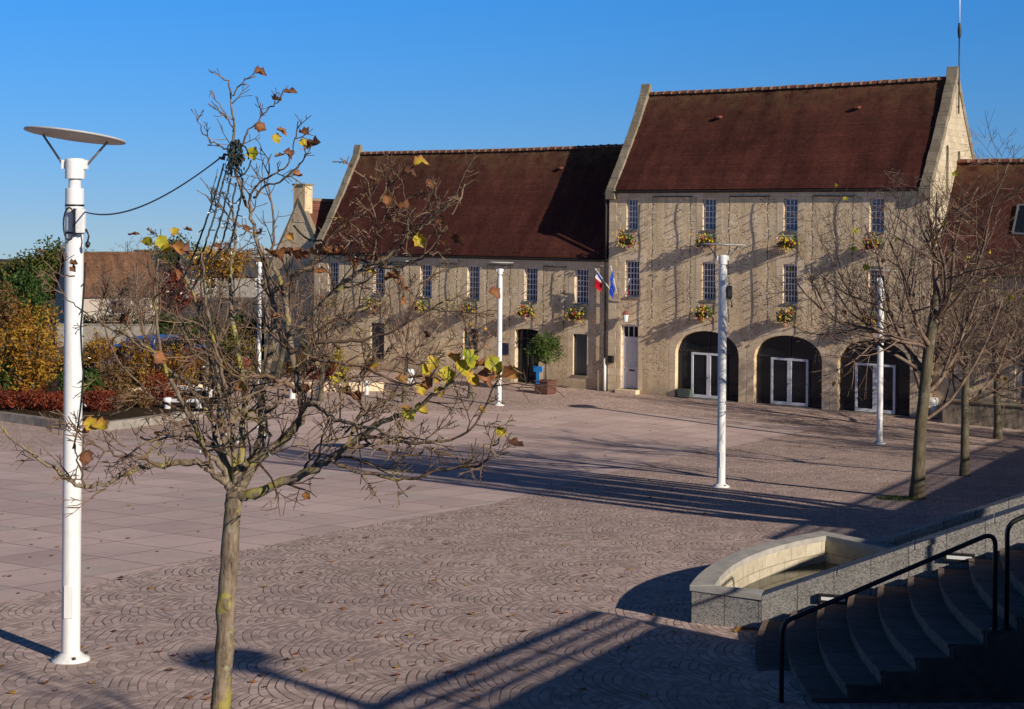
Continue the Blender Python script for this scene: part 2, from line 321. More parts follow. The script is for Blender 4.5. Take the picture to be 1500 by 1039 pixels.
# ------------------------------------------------------------------ ground
def drape(poly, off, ys):
    bm=bmesh.new(); f=bm.faces.new([bm.verts.new((p[0],p[1],0)) for p in poly])
    for y in ys:
        bmesh.ops.bisect_plane(bm,geom=bm.verts[:]+bm.edges[:]+bm.faces[:],plane_co=(0,y,0),plane_no=(0,1,0))
    for v in bm.verts: v.co.z=g(v.co.y)+off
    bmesh.ops.recalc_face_normals(bm,faces=bm.faces)
    if sum(f.normal.z for f in bm.faces)<0: bmesh.ops.reverse_faces(bm,faces=bm.faces)
    mb=MB(); bm.verts.index_update(); mb.add([v.co.copy() for v in bm.verts],[[v.index for v in f.verts] for f in bm.faces]); bm.free(); return mb
YS=[-14+1.0*i for i in range(0,80)]+[210,900]
struct(drape([(-900,-300),(900,-300),(900,2500),(-900,2500)],0,YS).build('ground',K['ground']))
struct(drape([(-22,-12),(60,-12),(60,46),(30,70),(18,64.7+1.5),(4.5,75.5),(-11.5,87),(-14.5,76),(-19,62.5),(-30,58),(-30,20)],.004,YS).build('cobble_paving',K['cobble']))
slab_px=[(-420,955),(0,884),(100,862),(330,812),(560,766),(720,739),(860,700),(1000,668),(1090,650),(1195,627),(1040,613),(880,600),(700,603),(560,601),(420,607),(260,640),(120,652),(-60,662),(-420,700)]
struct(drape([gp(*p) for p in slab_px],.008,YS).build('slab_paving',K['slab']))

# ------------------------------------------------------------------ buildings
def arch(x0,x1,z0,z1,rise,n=8,power=2.0):
    pts=[(x0,z0),(x1,z0)]; c=(x0+x1)/2; a=(x1-x0)/2
    if rise<=0: return pts+[(x1,z1),(x0,z1)]
    for i in range(n+1):
        th=math.pi*i/n
        pts.append((c+a*math.cos(th), z1-rise+rise*abs(math.sin(th))**(2/power)))
    return pts
def offset_arch(x0,x1,z0,z1,rise,w,n=8,base=True,power=2.0): return arch(x0-w,x1+w,z0-(w if base else 0),z1+w,rise+(w*.6 if rise>.3 else 0),n,power)
def wall_front(mb,outline,holes,y=0,depth=.35):
    mb.face([[(a,y,b) for a,b in outline]]+[[(a,y,b) for a,b in h] for h in holes])
    for h in holes:
        n=len(h); vs=[(a,y,b) for a,b in h]+[(a,y+depth,b) for a,b in h]
        mb.add(vs,[((i+1)%n,i,i+n,(i+1)%n+n) for i in range(n)])
def ring(name,inner,outer,mat,par,y=0,proud=.005):
    mb=MB(); mb.face([[(a,y-proud,b) for a,b in outer],[(a,y-proud,b) for a,b in inner]])
    n=len(outer); mb.add([(a,y-proud,b) for a,b in outer]+[(a,y+.02,b) for a,b in outer],[(i,(i+1)%n,(i+1)%n+n,i+n) for i in range(n)])
    n=len(inner); mb.add([(a,y-proud,b) for a,b in inner]+[(a,y+.01,b) for a,b in inner],[((i+1)%n,i,i+n,(i+1)%n+n) for i in range(n)])
    return mb.build(name,mat,par)
def window(par,x0,x1,z0,z1,cols,rows,y=0,rise=.10,pane='glass_dim',frame='frame',bar=.042,sill=True,surround=True,depth=.2,closed=False):
    f=MB(); yy=y+depth; b=.06
    zt=z1-rise
    f.box(x0,x0+b,yy-.03,yy+.03,z0,zt+.02); f.box(x1-b,x1,yy-.03,yy+.03,z0,zt+.02); f.box(x0+b,x1-b,yy-.03,yy+.03,z0,z0+b)
    top=arch(x0,x1,zt-.0,z1,rise) if rise>0 else arch(x0,x1,z1-b,z1,0)
    f.prism([(a,yy-.03,c) for a,c in (top if rise>0 else top)],(0,.06,0))
    for i in range(1,cols):
        xx=x0+b+(x1-x0-2*b)*i/cols; f.box(xx-bar/2,xx+bar/2,yy-.02,yy+.015,z0+b,zt)
    for i in range(1,rows):
        zz=z0+b+(zt-z0-b)*i/rows
        f.box(x0+b,x1-b,yy-.024,yy+.01,zz-bar/2,zz+bar/2)
    w=f.build('window',K[frame],par)
    p=MB(); p.add([(x0,yy+.02,z0),(x1,yy+.02,z0),(x1,yy+.02,z1),(x0,yy+.02,z1)],[(0,1,2,3)]); p.build('pane',K[pane],w)
    if sill:
        s=MB(); s.box(x0-.03,x1+.03,y-.05,y+depth-.03,z0-.08,z0); s.build('sill',K['coping'],w)
    if surround: ring('surround',arch(x0,x1,z0,z1,rise),arch(x0-.34,x1+.34,z0-.12,z1+.30,rise+.02),K['trim'],w,y)
    return w
def plain_roof(root,L,D,He,Hr,mat,x0=0.,y0=0.,over=.17,name='roof',sidegap=0.):
    """two slopes with a slight sag and a soft kick at the eave; tiles stop between the gables"""
    mb=MB(); hd=D/2; sl=(Hr-He)/hd; nx=24
    ze=He-.02; prof=[(-over+(hd+over)*k/10, ze+(Hr-ze)*(k/10)-.13*math.sin(math.pi*k/10)) for k in range(11)]
    for side in (1,-1):
        vs=[];fs=[]
        for i in range(nx+1):
            x=x0+sidegap+(L-2*sidegap)*i/nx; sag=-.05*math.sin(math.pi*i/nx)+.012*math.sin(i*2.3)
            for (t,z) in prof:
                yy=y0+t if side==1 else y0+D-t
                vs.append((x,yy,z+sag*(t/hd if t>0 else 0)))
        m=len(prof)
        for i in range(nx):
            for j in range(m-1):
                q=(i*m+j,(i+1)*m+j,(i+1)*m+j+1,i*m+j+1); fs.append(q if side==1 else tuple(reversed(q)))
        mb.add(vs,fs,0.0,True)
        e=[(x0+sidegap,(y0-over if side==1 else y0+D+over),prof[0][1]),(x0+L-sidegap,(y0-over if side==1 else y0+D+over),prof[0][1])]
        dy=-.04*0
        vs=[e[0],e[1],(e[1][0],e[1][1]+(.03 if side==1 else -.03),e[1][2]-.07),(e[0][0],e[0][1]+(.03 if side==1 else -.03),e[0][2]-.07)]
        mb.add(vs,[(3,2,1,0)])
    o=mb.build(name,mat,root); zs=np.array([v[2] for v in mb.v]); at_=o.data.attributes.new('up','FLOAT','POINT'); at_.data.foreach_set('value',((zs-zs.min())/(zs.max()-zs.min())).astype(np.float32)); return o
def ridge_tiles(root,x0,x1,y,z,step=.46):
    a=MB(); b=MB(); n=int((x1-x0)/step); st=(x1-x0)/n
    def arc(r,x,dz): return [(x,y+r*math.cos(t),z-.07+dz+r*1.05*math.sin(t)) for t in [math.pi*k/6 for k in range(7)]]
    for i in range(n):
        xa=x0+i*st; sag=-.05*math.sin(math.pi*(i+.5)/n); dz=sag+rng.uniform(-.012,.012)
        p=arc(.15,xa,dz)+arc(.15,xa+st,dz); a.add(p,[(k,k+1,k+8,k+7) for k in range(6)],smooth=True)
        if i:
            p=arc(.178,xa-.05,dz)+arc(.178,xa+.05,dz); b.add(p,[(k,k+1,k+8,k+7) for k in range(6)]); 
            b.add(p[:7],[tuple(range(7))]); b.add(p[7:],[tuple(reversed(range(7)))])
    o=a.build('ridge',K['ridge'],root); b.build('ridge_joint',K['mortar'],o)
    return o
def coping(root,x0,x1,D,He,Hr,lift=.24,th=.16,mat='coping',foot=.20):
    sl=(Hr-He)/(D/2); mb=MB(); n=9
    for side in (0,1):
        for i in range(n):
            ta=-foot+(D/2+foot)*i/n; tb=-foot+(D/2+foot)*(i+1)/n-.012; dz=rng.uniform(-.02,.02); dx=rng.uniform(-.015,.015)
            def P(t,l): return (t if side==0 else D-t, He+t*sl+l+dz-.20*math.sin(math.pi*max(0,min(1,(t+foot)/(D/2+foot)))))
            pts=[P(ta,lift-.32),P(tb,lift-.32),P(tb,lift+th),P(ta,lift+th)]
            mb.prism([(x0+dx,a,b) for a,b in pts],(x1-x0,0,0))
    mb.prism([(x0-.02,D/2-.22,Hr+lift-.25),(x0-.02,D/2+.22,Hr+lift-.25),(x0-.02,D/2+.07,Hr+lift+th+.12),(x0-.02,D/2-.07,Hr+lift+th+.12)],(x1-x0+.04,0,0))
    for yy in (-foot-.06,D+foot-.22): mb.box(x0-.03,x1+.03,yy,yy+.28,He-.50,He-.02)
    o=mb.build('coping',K[mat],root); return bevel(o,.02,1)
def gable_walls(mb,L,D,He,Hr,sides=(1,1),right_holes=None):
    prof=[(0,0),(D,0),(D,He),(D/2,Hr),(0,He)]
    if sides[0]: mb.face([[(0,a,b) for a,b in prof]])
    mb.add([(0,D,0),(L,D,0),(L,D,He),(0,D,He)],[(1,0,3,2)])
    if sides[1]: mb.face([[(L,a,b) for a,b in prof]]+([[(L,a,b) for a,b in h] for h in right_holes or []]))
def quoins(root,x,w1,w2,z0,z1,sgn,mat='trim',y=0):
    mb=MB(); z=z0; k=0
    while z<z1-.05:
        h=min(.36,z1-z); w=w1 if k%2 else w2
        a,b=(x,x+w) if sgn>0 else (x-w,x); mb.box(a,b,y-.012,y+.05,z+.004,z+h-.004); z+=h;k+=1
    return mb.build('quoin',K[mat],root)
def gutter(root,x0,x1,y,z,r=.075):
    mb=MB(); pts=[math.pi*(1+k/6) for k in range(7)]
    vs=[(x,y+r*math.cos(t),z+r*math.sin(t)) for x in (x0,x1) for t in pts]; mb.add(vs,[(k,k+1,k+8,k+7) for k in range(6)],smooth=True)
    mb.add([(x0,y-r,z),(x1,y-r,z),(x1,y-r+.012,z+.012),(x0,y-r+.012,z+.012)],[(0,1,2,3)])
    mb.box(x0,x1,y+r,y+r+.02,z-.1,z+.02)
    return mb.build('gutter',K['dark_metal'],root)

# ---- tower block
LT,HT,HRT,DT=16.34,10.0,14.94,6.22
tw=thing('stone_building','tall three storey rubble stone hall with three arched glass doorways and steep dark tiled roof','building',P0,-TH,world=False)
W1=[(.93,1.75),(5.22,5.93),(9.42,10.12),(13.56,14.24)]; W2=[(.99,1.63),(5.24,5.94),(9.43,10.13),(13.58,14.26)]
AR=[(3.81,7.21),(7.99,11.39),(12.14,15.5)]
holes=[arch(a,b,4.72,6.54,.10) for a,b in W1]+[arch(a,b,8.03,9.55,.08) for a,b in W2]+[arch(.72,1.72,.2,3.38,.10)]+[arch(a,b,.02,3.26,1.15,20,2.3) for a,b in AR]
mb=MB(); wall_front(mb,[(0,0),(LT,0),(LT,HT),(0,HT)],holes); 
lanc=[[(2.0+d,z) for d,z in arch(-.17,.17,9.5,11.9,.2)],[(3.45+d,z) for d,z in arch(-.17,.17,10.2,11.7,.2)]]
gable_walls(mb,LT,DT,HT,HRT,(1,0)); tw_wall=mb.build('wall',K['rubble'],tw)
mb=MB(); prof=[(0,0),(DT,0),(DT,HT),(DT/2,HRT+.25),(0,HT)]
mb.face([[(LT+.004,a,b) for a,b in prof]]+[[(LT+.004,a,b) for a,b in h] for h in lanc])
for h in lanc:
    n=len(h); mb.add([(LT+.004,a,b) for a,b in h]+[(LT-.5,a,b) for a,b in h],[(i,(i+1)%n,(i+1)%n+n,i+n) for i in range(n)]); mb.face([[(LT-.5,a,b) for a,b in h]])
recalc(mb.build('gable_wall',K['cream'],tw))
for a,b in W1: window(tw,a,b,4.72,6.54,4,6)
for a,b in W2: window(tw,a,b,8.03,9.55,3,5,rise=.08,pane='glass_blue')
plain_roof(tw,LT,DT,HT,HRT,K['roof'],sidegap=.2); ridge_tiles(tw,.35,LT-.35,DT/2,HRT+.02)
for a,b in ((-.06,.42),(LT-.42,LT+.07)): coping(tw,a,b,DT,HT,HRT)
gutter(tw,.42,LT-.42,-.22,HT-.10)
mb=MB(); mb.box(.4,LT-.4,-.05,.02,HT-.42,HT-.12); mb.build('cornice',K['trim'],tw)
quoins(tw,0.0,.42,.66,.1,HT-.45,1); quoins(tw,LT,.42,.7,.1,HT-.45,-1)
mb=MB()
for i,(a,b) in enumerate(AR):
    x0=7.21+.0 if i==0 else None
for a,b in ((AR[0][1]+.42,AR[1][0]-.42),): pass
for (x,z) in ((4.9,13.55),(12.0,13.75)):
    y=(z-HT)/((HRT-HT)/(DT/2)); v=MB(); v.box(x-.11,x+.11,y-.22,y+.12,z-.08,z+.06); bevel(v.build('roof_vent',K['ridge'],tw),.04)
for (a,b) in AR:
    ring('arch_surround',arch(a,b,.02,3.26,1.15,20,2.3),arch(a-.36,b+.36,.02,3.62,1.30,20,2.3),K['trim'],tw)
    gz=MB(); yy=.30; c=(a+b)/2
    for xx in (a+.02,c-.98,c+.98,b-.02): gz.box(xx-.03,xx+.03,yy-.03,yy+.03,.02,2.25)
    gz.box(a,b,yy-.033,yy+.033,2.22,2.30); gz.box(c-.025,c+.025,yy-.028,yy+.028,2.3,3.25)
    o=gz.build('arched_glazing',K['dark_metal'],tw)
    p=MB(); p.face([[(q,yy+.02,z) for q,z in arch(a,b,.02,3.26,1.15,20,2.3)]]); p.build('pane',K['glass'],o)
    for sgn in (-1,1):
        d=MB(); x0,x1=(c-.93,c-.005) if sgn<0 else (c+.005,c+.93)
        d.box(x0,x0+.1,yy-.10,yy-.04,.06,2.2); d.box(x1-.1,x1,yy-.10,yy-.04,.06,2.2); d.box(x0+.1,x1-.1,yy-.10,yy-.04,2.1,2.2); d.box(x0+.1,x1-.1,yy-.10,yy-.04,.06,.2)
        o2=d.build('glass_door',K['frame'],tw)
        q=MB(); q.add([(x0+.1,yy-.06,.2),(x1-.1,yy-.06,.2),(x1-.1,yy-.06,2.1),(x0+.1,yy-.06,2.1)],[(0,1,2,3)]); q.build('pane',K['glass'],o2)
        if sgn<0:
            h=MB(); h.box(x1-.07,x1-.03,yy-.15,yy-.10,1.0,1.08); h.box(x1-.03,x1+.12,yy-.165,yy-.135,1.03,1.06); h.build('handle',K['grey_metal'],o2)
    fl=MB(); fl.box(a,b,.0,.3,-.02,.03); fl.build('threshold',K['concrete'],tw)
# white panelled door with fanlight and step
d=MB(); a,b=.72,1.72; yy=.22
d.box(a,a+.09,yy-.04,yy+.05,.2,3.3); d.box(b-.09,b,yy-.04,yy+.05,.2,3.3); d.box(a+.09,b-.09,yy-.04,yy+.05,2.66,2.76)
d.prism([(p,yy-.04,q) for p,q in arch(a,b,3.26,3.38,.10)],(0,.09,0))
for x in (a+.34,a+.64): d.box(x-.025,x+.025,yy-.03,yy+.02,2.76,3.28)
d.box(a+.09,b-.09,yy,yy+.04,.22,2.66)
for (z0,z1) in ((.35,1.05),(1.45,2.5)):
    d.box(a+.2,b-.2,yy-.018,yy,z0,z0+.03); d.box(a+.2,b-.2,yy-.018,yy,z1-.03,z1); d.box(a+.2,a+.23,yy-.018,yy,z0+.03,z1-.03); d.box(b-.23,b-.2,yy-.018,yy,z0+.03,z1-.03)
d.box(a+.09,b-.09,yy-.035,yy,1.22,1.30)
dr=d.build('door',K['door_white'],tw)
q=MB(); q.add([(a,yy+.01,2.76),(b,yy+.01,2.76),(b,yy+.01,3.3),(a,yy+.01,3.3)],[(0,1,2,3)]); q.build('pane',K['glass'],dr)
q=MB(); q.box(a+.38,a+.68,yy-.012,yy,1.08,1.15); q.build('letter_slot',K['black'],dr)
q=MB(); q.tube([(b-.16,yy-.05,1.35),(b-.16,yy-.05,1.5)],.012,6); q.build('handle',K['grey_metal'],dr)
q=MB(); q.box(.62,1.82,-.35,.2,0,.2); bevel(q.build('doorstep',K['trim'],tw),.02)
ring('surround',arch(.72,1.72,.2,3.38,.10),arch(.50,1.94,.2,3.62,.12),K['trim'],dr)
# downpipe between both blocks
q=MB(); q.tube([(-.14,-.22,HT-.14),(-.14,-.12,HT-.6),(-.14,-.08,HT-.9),(-.14,-.08,1.7)],.055,8); q.build('downpipe',K['dark_metal'],tw)
q=MB(); q.tube([(-.14,-.08,1.7),(-.14,-.08,.05)],.075,8); q.build('downpipe_foot',K['white'],tw)
# lantern, letter box, planter
def lantern(x,z):
    t=thing('wall_lantern','small lantern with a copper cap on a bracket above the white door','lantern',fac(x,0,z),-TH,world=False)
    m=MB(); m.tube([(0,0,-.1),(0,-.2,-.05),(0,-.3,.05)],.02,6); m.build('bracket',K['black'],t)
    m=MB(); m.lathe([(.10,-.32),(.16,.0),(.15,.02)],(0,-.3,0),8); m.build('lamp_glass',K['bulb'],t)
    m=MB(); m.lathe([(.19,.02),(.12,.12),(.04,.2),(.02,.26)],(0,-.3,0),8); m.build('cap',m_plain('copper cap',(.22,.075,.05),.5,.2),t)
lantern(1.18,3.85)
t=thing('letter_box','small dark letter box on the wall left of the white door','letter box',fac(.22,0,1.6),-TH,world=False)
m=MB(); m.box(-.14,.14,-.18,0,-.16,.16); bevel(m.build('case',K['black'],t),.02); m=MB(); m.box(-.17,.17,-.22,-.0,.162,.19); m.build('lid',K['dark_metal'],t)
t=thing('trough_planter','long grey-green empty planting trough inside the first archway','planter',fac(4.35,-.02,.03),-TH,world=False)
m=MB()
m.prism([(-.38,-.13,.42),(.38,-.13,.42),(.32,-.1,.02),(-.32,-.1,.02)],(0,.26,0)); bevel(m.build('trough',m_plain('grey green plastic',(.10,.13,.11),.6,.1),t),.02)
m=MB(); m.box(-.34,.34,-.09,.1,.424,.44); m.build('soil',K['soil'],t)

# ---- left wing
LW,HW,HRW,DW=20.1,6.6,12.35,6.9
OW=fac(-LW,.12,0)
wg=thing('low_wing_building','two storey rubble stone wing with small paned upper windows and long dark red tiled roof','building',OW,-TH,world=False)
X=lambda s:s+LW
WU=[(-19.05,-18.2),(-15.6,-14.75),(-12.22,-11.4),(-8.96,-8.14),(-5.24,-4.40),(-2.12,-1.28)]
WL=[(-15.75,-14.75,.7,2.7),(-9.2,-8.2,.7,2.7),(-2.18,-1.33,.68,2.75)]
holes=[arch(X(a),X(b),4.28,6.05,.09) for a,b in WU]+[arch(X(a),X(b),c,d,.03) for a,b,c,d in WL]+[arch(X(-5.8),X(-4.29),.03,2.85,.12)]
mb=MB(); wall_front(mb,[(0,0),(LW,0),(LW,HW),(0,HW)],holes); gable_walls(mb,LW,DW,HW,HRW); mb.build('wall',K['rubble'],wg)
for a,b in WU: window(wg,X(a),X(b),4.28,6.05,4,6,rise=.09)
for a,b,c,d in WL: window(wg,X(a),X(b),c,d,1,1,rise=.03,pane='glass_teal',frame='dark_metal',depth=.14)
plain_roof(wg,LW,DW,HW,HRW,K['roof'],sidegap=.12); ridge_tiles(wg,.35,LW-.02,DW/2,HRW+.02)
coping(wg,-.06,.42,DW,HW,HRW); gutter(wg,.42,LW-.02,-.22,HW-.10)
mb=MB(); mb.box(.4,LW-.05,-.05,.02,HW-.42,HW-.12); mb.build('cornice',K['trim'],wg)
quoins(wg,0.0,.42,.66,.1,HW-.5,1)
v=MB(); z=11.25; y=(z-HW)/((HRW-HW)/(DW/2)); v.box(X(-4.9)-.1,X(-4.9)+.1,y-.2,y+.1,z-.08,z+.05); bevel(v.build('roof_vent',K['ridge'],wg),.04)
d=MB(); a,b=X(-5.8),X(-4.29); yy=.30
for xx in (a+.03,a+.62,b-.03): d.box(xx-.03,xx+.03,yy-.03,yy+.03,.03,2.8)
d.box(a,b,yy-.034,yy+.034,2.3,2.36)
o=d.build('entrance_door',K['dark_metal'],wg); q=MB(); q.face([[(p,yy+.02,z) for p,z in arch(a,b,.03,2.85,.12)]]); q.build('pane',K['glass'],o)
q=MB(); q.tube([(a+.7,yy-.07,.9),(a+.7,yy-.07,1.9)],.02,6); q.build('handle',K['grey_metal'],o)
ring('surround',arch(a,b,.03,2.85,.12),arch(a-.28,b+.28,.03,3.1,.14),K['trim'],o)
t=thing('wall_plaque','small dark blue plaque on the wall left of the wing entrance','plaque',fac(-6.5,.12,1.75),-TH,world=False)
m=MB(); m.box(-.32,.32,-.035,0,-.3,.3); bevel(m.build('board',m_plain('dark blue enamel',(.03,.035,.075),.3,.1),t),.01); m=MB()
for zz in (-.2,.2):
    for xx in (-.26,.26): m.lathe([(.022,0),(.022,.01)],(xx,0,0),8)
m.v=[(x,-.036-zv,(.24 if i<len(m.v)//2 else -.24)+yv) for i,(x,yv,zv) in enumerate(m.v)]; m.build('screw',K['grey_metal'],t)

# ---- annex on the right
OA=fac(LT+.02,.35,0); LA,HA,HRA,DA=30,6.35,11.2,5.9
an=thing('annex_building','two storey stone annex with dark red tiled roof behind the trees at right','building',OA,-TH,world=False)
holes=[arch(a,b,3.3,5.0,.08) for a,b in ((2.2,2.9),(9.6,10.3))]+[arch(3.55,4.75,1.0,3.2,.05),arch(7.4,8.2,1.4,2.9,.05)]
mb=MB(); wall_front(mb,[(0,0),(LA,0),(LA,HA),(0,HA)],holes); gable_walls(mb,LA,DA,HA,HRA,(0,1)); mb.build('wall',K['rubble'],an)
window(an,2.2,2.9,3.3,5.0,3,5,rise=.08); window(an,9.6,10.3,3.3,5.0,3,5,rise=.08); window(an,7.4,8.2,1.4,2.9,3,4,rise=.05)
d=MB(); d.box(3.55,4.75,.18,.24,1.0,3.2); d.box(3.62,4.1,.16,.18,1.1,3.1); d.box(4.18,4.68,.16,.18,1.1,3.1); o=d.build('door',K['door_white'],an)
q=MB(); q.box(4.10,4.13,.1,.16,1.95,2.1); q.build('handle',K['grey_metal'],o); ring('surround',arch(3.55,4.75,1.0,3.2,.05),arch(3.3,5.0,1.0,3.42,.06),K['trim'],o)
plain_roof(an,LA,DA,HA,HRA,K['roof']); ridge_tiles(an,.05,LA-.2,DA/2,HRA+.02); gutter(an,.1,LA,-.22,HA-.10)
sl=(HRA-HA)/(DA/2)
def rp(x,t,l=0.0): 
    nn=Vector((0,-sl,1)).normalized(); return Vector((x,t,HA+t*sl))+nn*l
q=MB(); xa,xb,ta,tb=3.1,4.6,1.0,1.75
for (p0,p1) in ((rp(xa,ta),rp(xb,ta)),(rp(xa,tb),rp(xb,tb)),(rp(xa,ta),rp(xa,tb)),(rp(xb,ta),rp(xb,tb)),(rp((xa+xb)/2,ta),rp((xa+xb)/2,tb))): q.tube([p0+rp(0,0,.05)-rp(0,0),p1+rp(0,0,.05)-rp(0,0)],.05,4)
o=q.build('skylight',K['grey_metal'],an); q=MB(); q.add([rp(xa,ta,.04),rp(xb,ta,.04),rp(xb,tb,.04),rp(xa,tb,.04)],[(0,1,2,3)]); q.build('pane',K['glass'],o)
lw=thing('low_stone_wall','low rubble retaining wall with flat coping in front of the annex door','wall',fac(LT+.95,-.55,0),-TH,world=False)
m=MB(); m.box(0,26,-.35,.0,0,.92); m.build('masonry',K['rubble_dark'],lw); m=MB(); m.box(-.04,26.04,-.42,.06,.924,1.02); bevel(m.build('coping',K['coping'],lw),.015,1)
m=MB(); m.box(.05,26,.004,.88,.0,.9); m.build('landing',K['concrete'],lw)
# lightning rod / aerial on the gable
t=thing('roof_aerial','thin white aerial mast on the right gable of the tall building','aerial',fac(LT-.1,DT/2,HRT+.3),-TH,world=False)
m=MB(); m.tube([(.2,0,-1.9),(.2,0,2.1)],.035,6); m.build('mast',K['dark_metal'],t)
m=MB(); m.tube([(.2,0,2.1),(.2,0,3.9)],.03,6); m.build('whip',K['white'],t)
m=MB(); m.lathe([(.07,1.5),(.09,1.8),(.06,2.15)],(.2,0,0),8); m.tube([(.2,0,-.3),(.0,0,-.3)],.025,5); m.tube([(.2,0,-1.6),(.0,0,-1.6)],.025,5); m.build('clamp',K['black'],t)

# ---- stone house with chimney, behind the wing on the left
OH=fac(-24.9,.9,0); hs=thing('chimney_house','narrow grey stone house with tall gable chimney and red roof behind the wing','house',OH,-TH,world=False)
wd,zr,ze=5.6,9.55,4.9
m=MB(); m.face([[(0,0,0),(wd,0,0),(wd,0,ze),(wd/2,0,zr),(0,0,ze)]]); m.add([(0,0,0),(0,9,0),(0,9,ze),(0,0,ze)],[(0,3,2,1)]); m.add([(wd,0,0),(wd,9,0),(wd,9,ze),(wd,0,ze)],[(0,1,2,3)])
m.build('wall',K['rubble'],hs)
m=MB()
for s_ in (0,1):
    e=(-.2 if s_==0 else wd+.2); zz=ze-.2*(zr-ze)/(wd/2); vs=[(e,.25,zz),(wd/2,.25,zr),(wd/2,9,zr),(e,9,zz)]; m.add(vs,[(0,1,2,3) if s_==0 else (3,2,1,0)])
m.build('roof',K['roof_pale'],hs)
m=MB()
for s_ in (0,1):
    e=(-.25 if s_==0 else wd+.25); zz=ze-.25*(zr-ze)/(wd/2); m.prism([(e,-.06,zz+.12),(wd/2,-.06,zr+.16),(wd/2,-.06,zr-.06),(e,-.06,zz-.1)],(0,.34,0))
m.build('coping',K['coping'],hs)
m=MB(); m.box(wd/2-.46,wd/2+.46,-.02,.62,zr-1.3,zr+.85); o=m.build('chimney',K['rubble'],hs); m=MB(); m.box(wd/2-.53,wd/2+.53,-.09,.69,zr+.854,zr+.97); m.build('chimney_cap',K['coping'],o)
m=MB(); m.tube([(wd/2,.8,zr+.03),(wd/2,9,zr+.03)],.1,6); m.build('ridge',K['mortar'],hs)

# ---- distant houses
def house(name,label,px,pyb,Y,wx,dy,He,Hr,roof,wallc,rz,ridge_along='x'):
    p=at(px,pyb,Y); p.z=0
    t=thing(name,label,'house',p,rz,world=False); wm=m_plain(name+' render',wallc,.9,.1)
    m=MB(); hw=wx/2
    m.face([[(-hw,0,0),(-hw,dy,0),(-hw,dy,He),(-hw,dy/2,Hr),(-hw,0,He)]]); m.face([[(hw,0,0),(hw,dy,0),(hw,dy,He),(hw,dy/2,Hr),(hw,0,He)]])
    m.add([(-hw,0,0),(hw,0,0),(hw,0,He),(-hw,0,He)],[(0,1,2,3)]); m.add([(-hw,dy,0),(hw,dy,0),(hw,dy,He),(-hw,dy,He)],[(3,2,1,0)]); recalc(m.build('wall',wm,t))
    m=MB(); sl=(Hr-He)/(dy/2); o=.35
    for s in (0,1):
        y0=-o if s==0 else dy+o; m.prism([(-hw-.25,y0,He-o*sl+.08),(-hw-.25,dy/2,Hr+.08),(-hw-.25,dy/2,Hr+.22),(-hw-.25,y0,He-o*sl+.22)],(wx+.5,0,0))
    m.build('roof',K[roof],t)
    m=MB(); m.tube([(-hw-.25,dy/2,Hr+.22),(hw+.25,dy/2,Hr+.22)],.13,6); m.build('ridge',K['mortar' if roof=='slate' else 'roof_brown'],t)
    for sx in (-1,1):
        w=MB(); x=sx*(hw+.012); w.box(min(x,x+sx*.06),max(x,x+sx*.06),dy/2-.55,dy/2+.55,He*.35,He*.35+1.2); w2=w.build('window',K['frame'],t)
        q=MB(); x+=sx*.063; q.add([(x,dy/2-.45,He*.35+.1),(x,dy/2+.45,He*.35+.1),(x,dy/2+.45,He*.35+1.1),(x,dy/2-.45,He*.35+1.1)],[(0,1,2,3)]); q.build('pane',K['glass_blue'],w2)
    for k in range(max(1,int(wx/4))):
        x=-hw+wx*(k+.5)/max(1,int(wx/4)); w=MB(); w.box(x-.6,x+.6,-.06,-.012,.9,2.1); w2=w.build('window',K['frame'],t); q=MB(); q.add([(x-.5,-.064,1),(x+.5,-.064,1),(x+.5,-.064,2),(x-.5,-.064,2)],[(0,1,2,3)]); q.build('pane',K['glass'],w2)
    ch=MB(); ch.box(hw*.55,hw*.55+.7,dy/2-.35,dy/2+.35,Hr-.6,Hr+1.0) if roof=='slate' else ch.box(-hw*.2,-hw*.2+.01,dy/2-.005,dy/2+.005,Hr-.3,Hr-.2)
    if roof=='slate': ch.build('chimney',K['concrete'],t)
    return t
house('bungalow','beige rendered house with steep brown tiled roof behind the nearest lamp post','',0,1,1,1,1,1,'slate',(.1,.1,.1),0) if False else None
hh=house('brown_roof_house','beige rendered house with steep brown tiled roof behind the nearest lamp post',172,470,118,6.6,5.4,2.6,5.45,'roof_brown',(.46,.40,.33),R(33)); 
house('grey_roof_house','far grey roofed house between bare trees, left of the chimney house',345,470,165,11,7,2.4,4.6,'slate',(.24,.22,.20),R(20))
house('slate_cottage','far slate roofed cottage at the left edge of the town',18,460,175,9,6,1.6,3.3,'slate',(.50,.45,.40),R(-15))
house('hazy_house','hazy blue-grey roofed house far behind the bare trees',262,460,190,12,7,2.2,4.3,'slate',(.24,.23,.22),R(5))

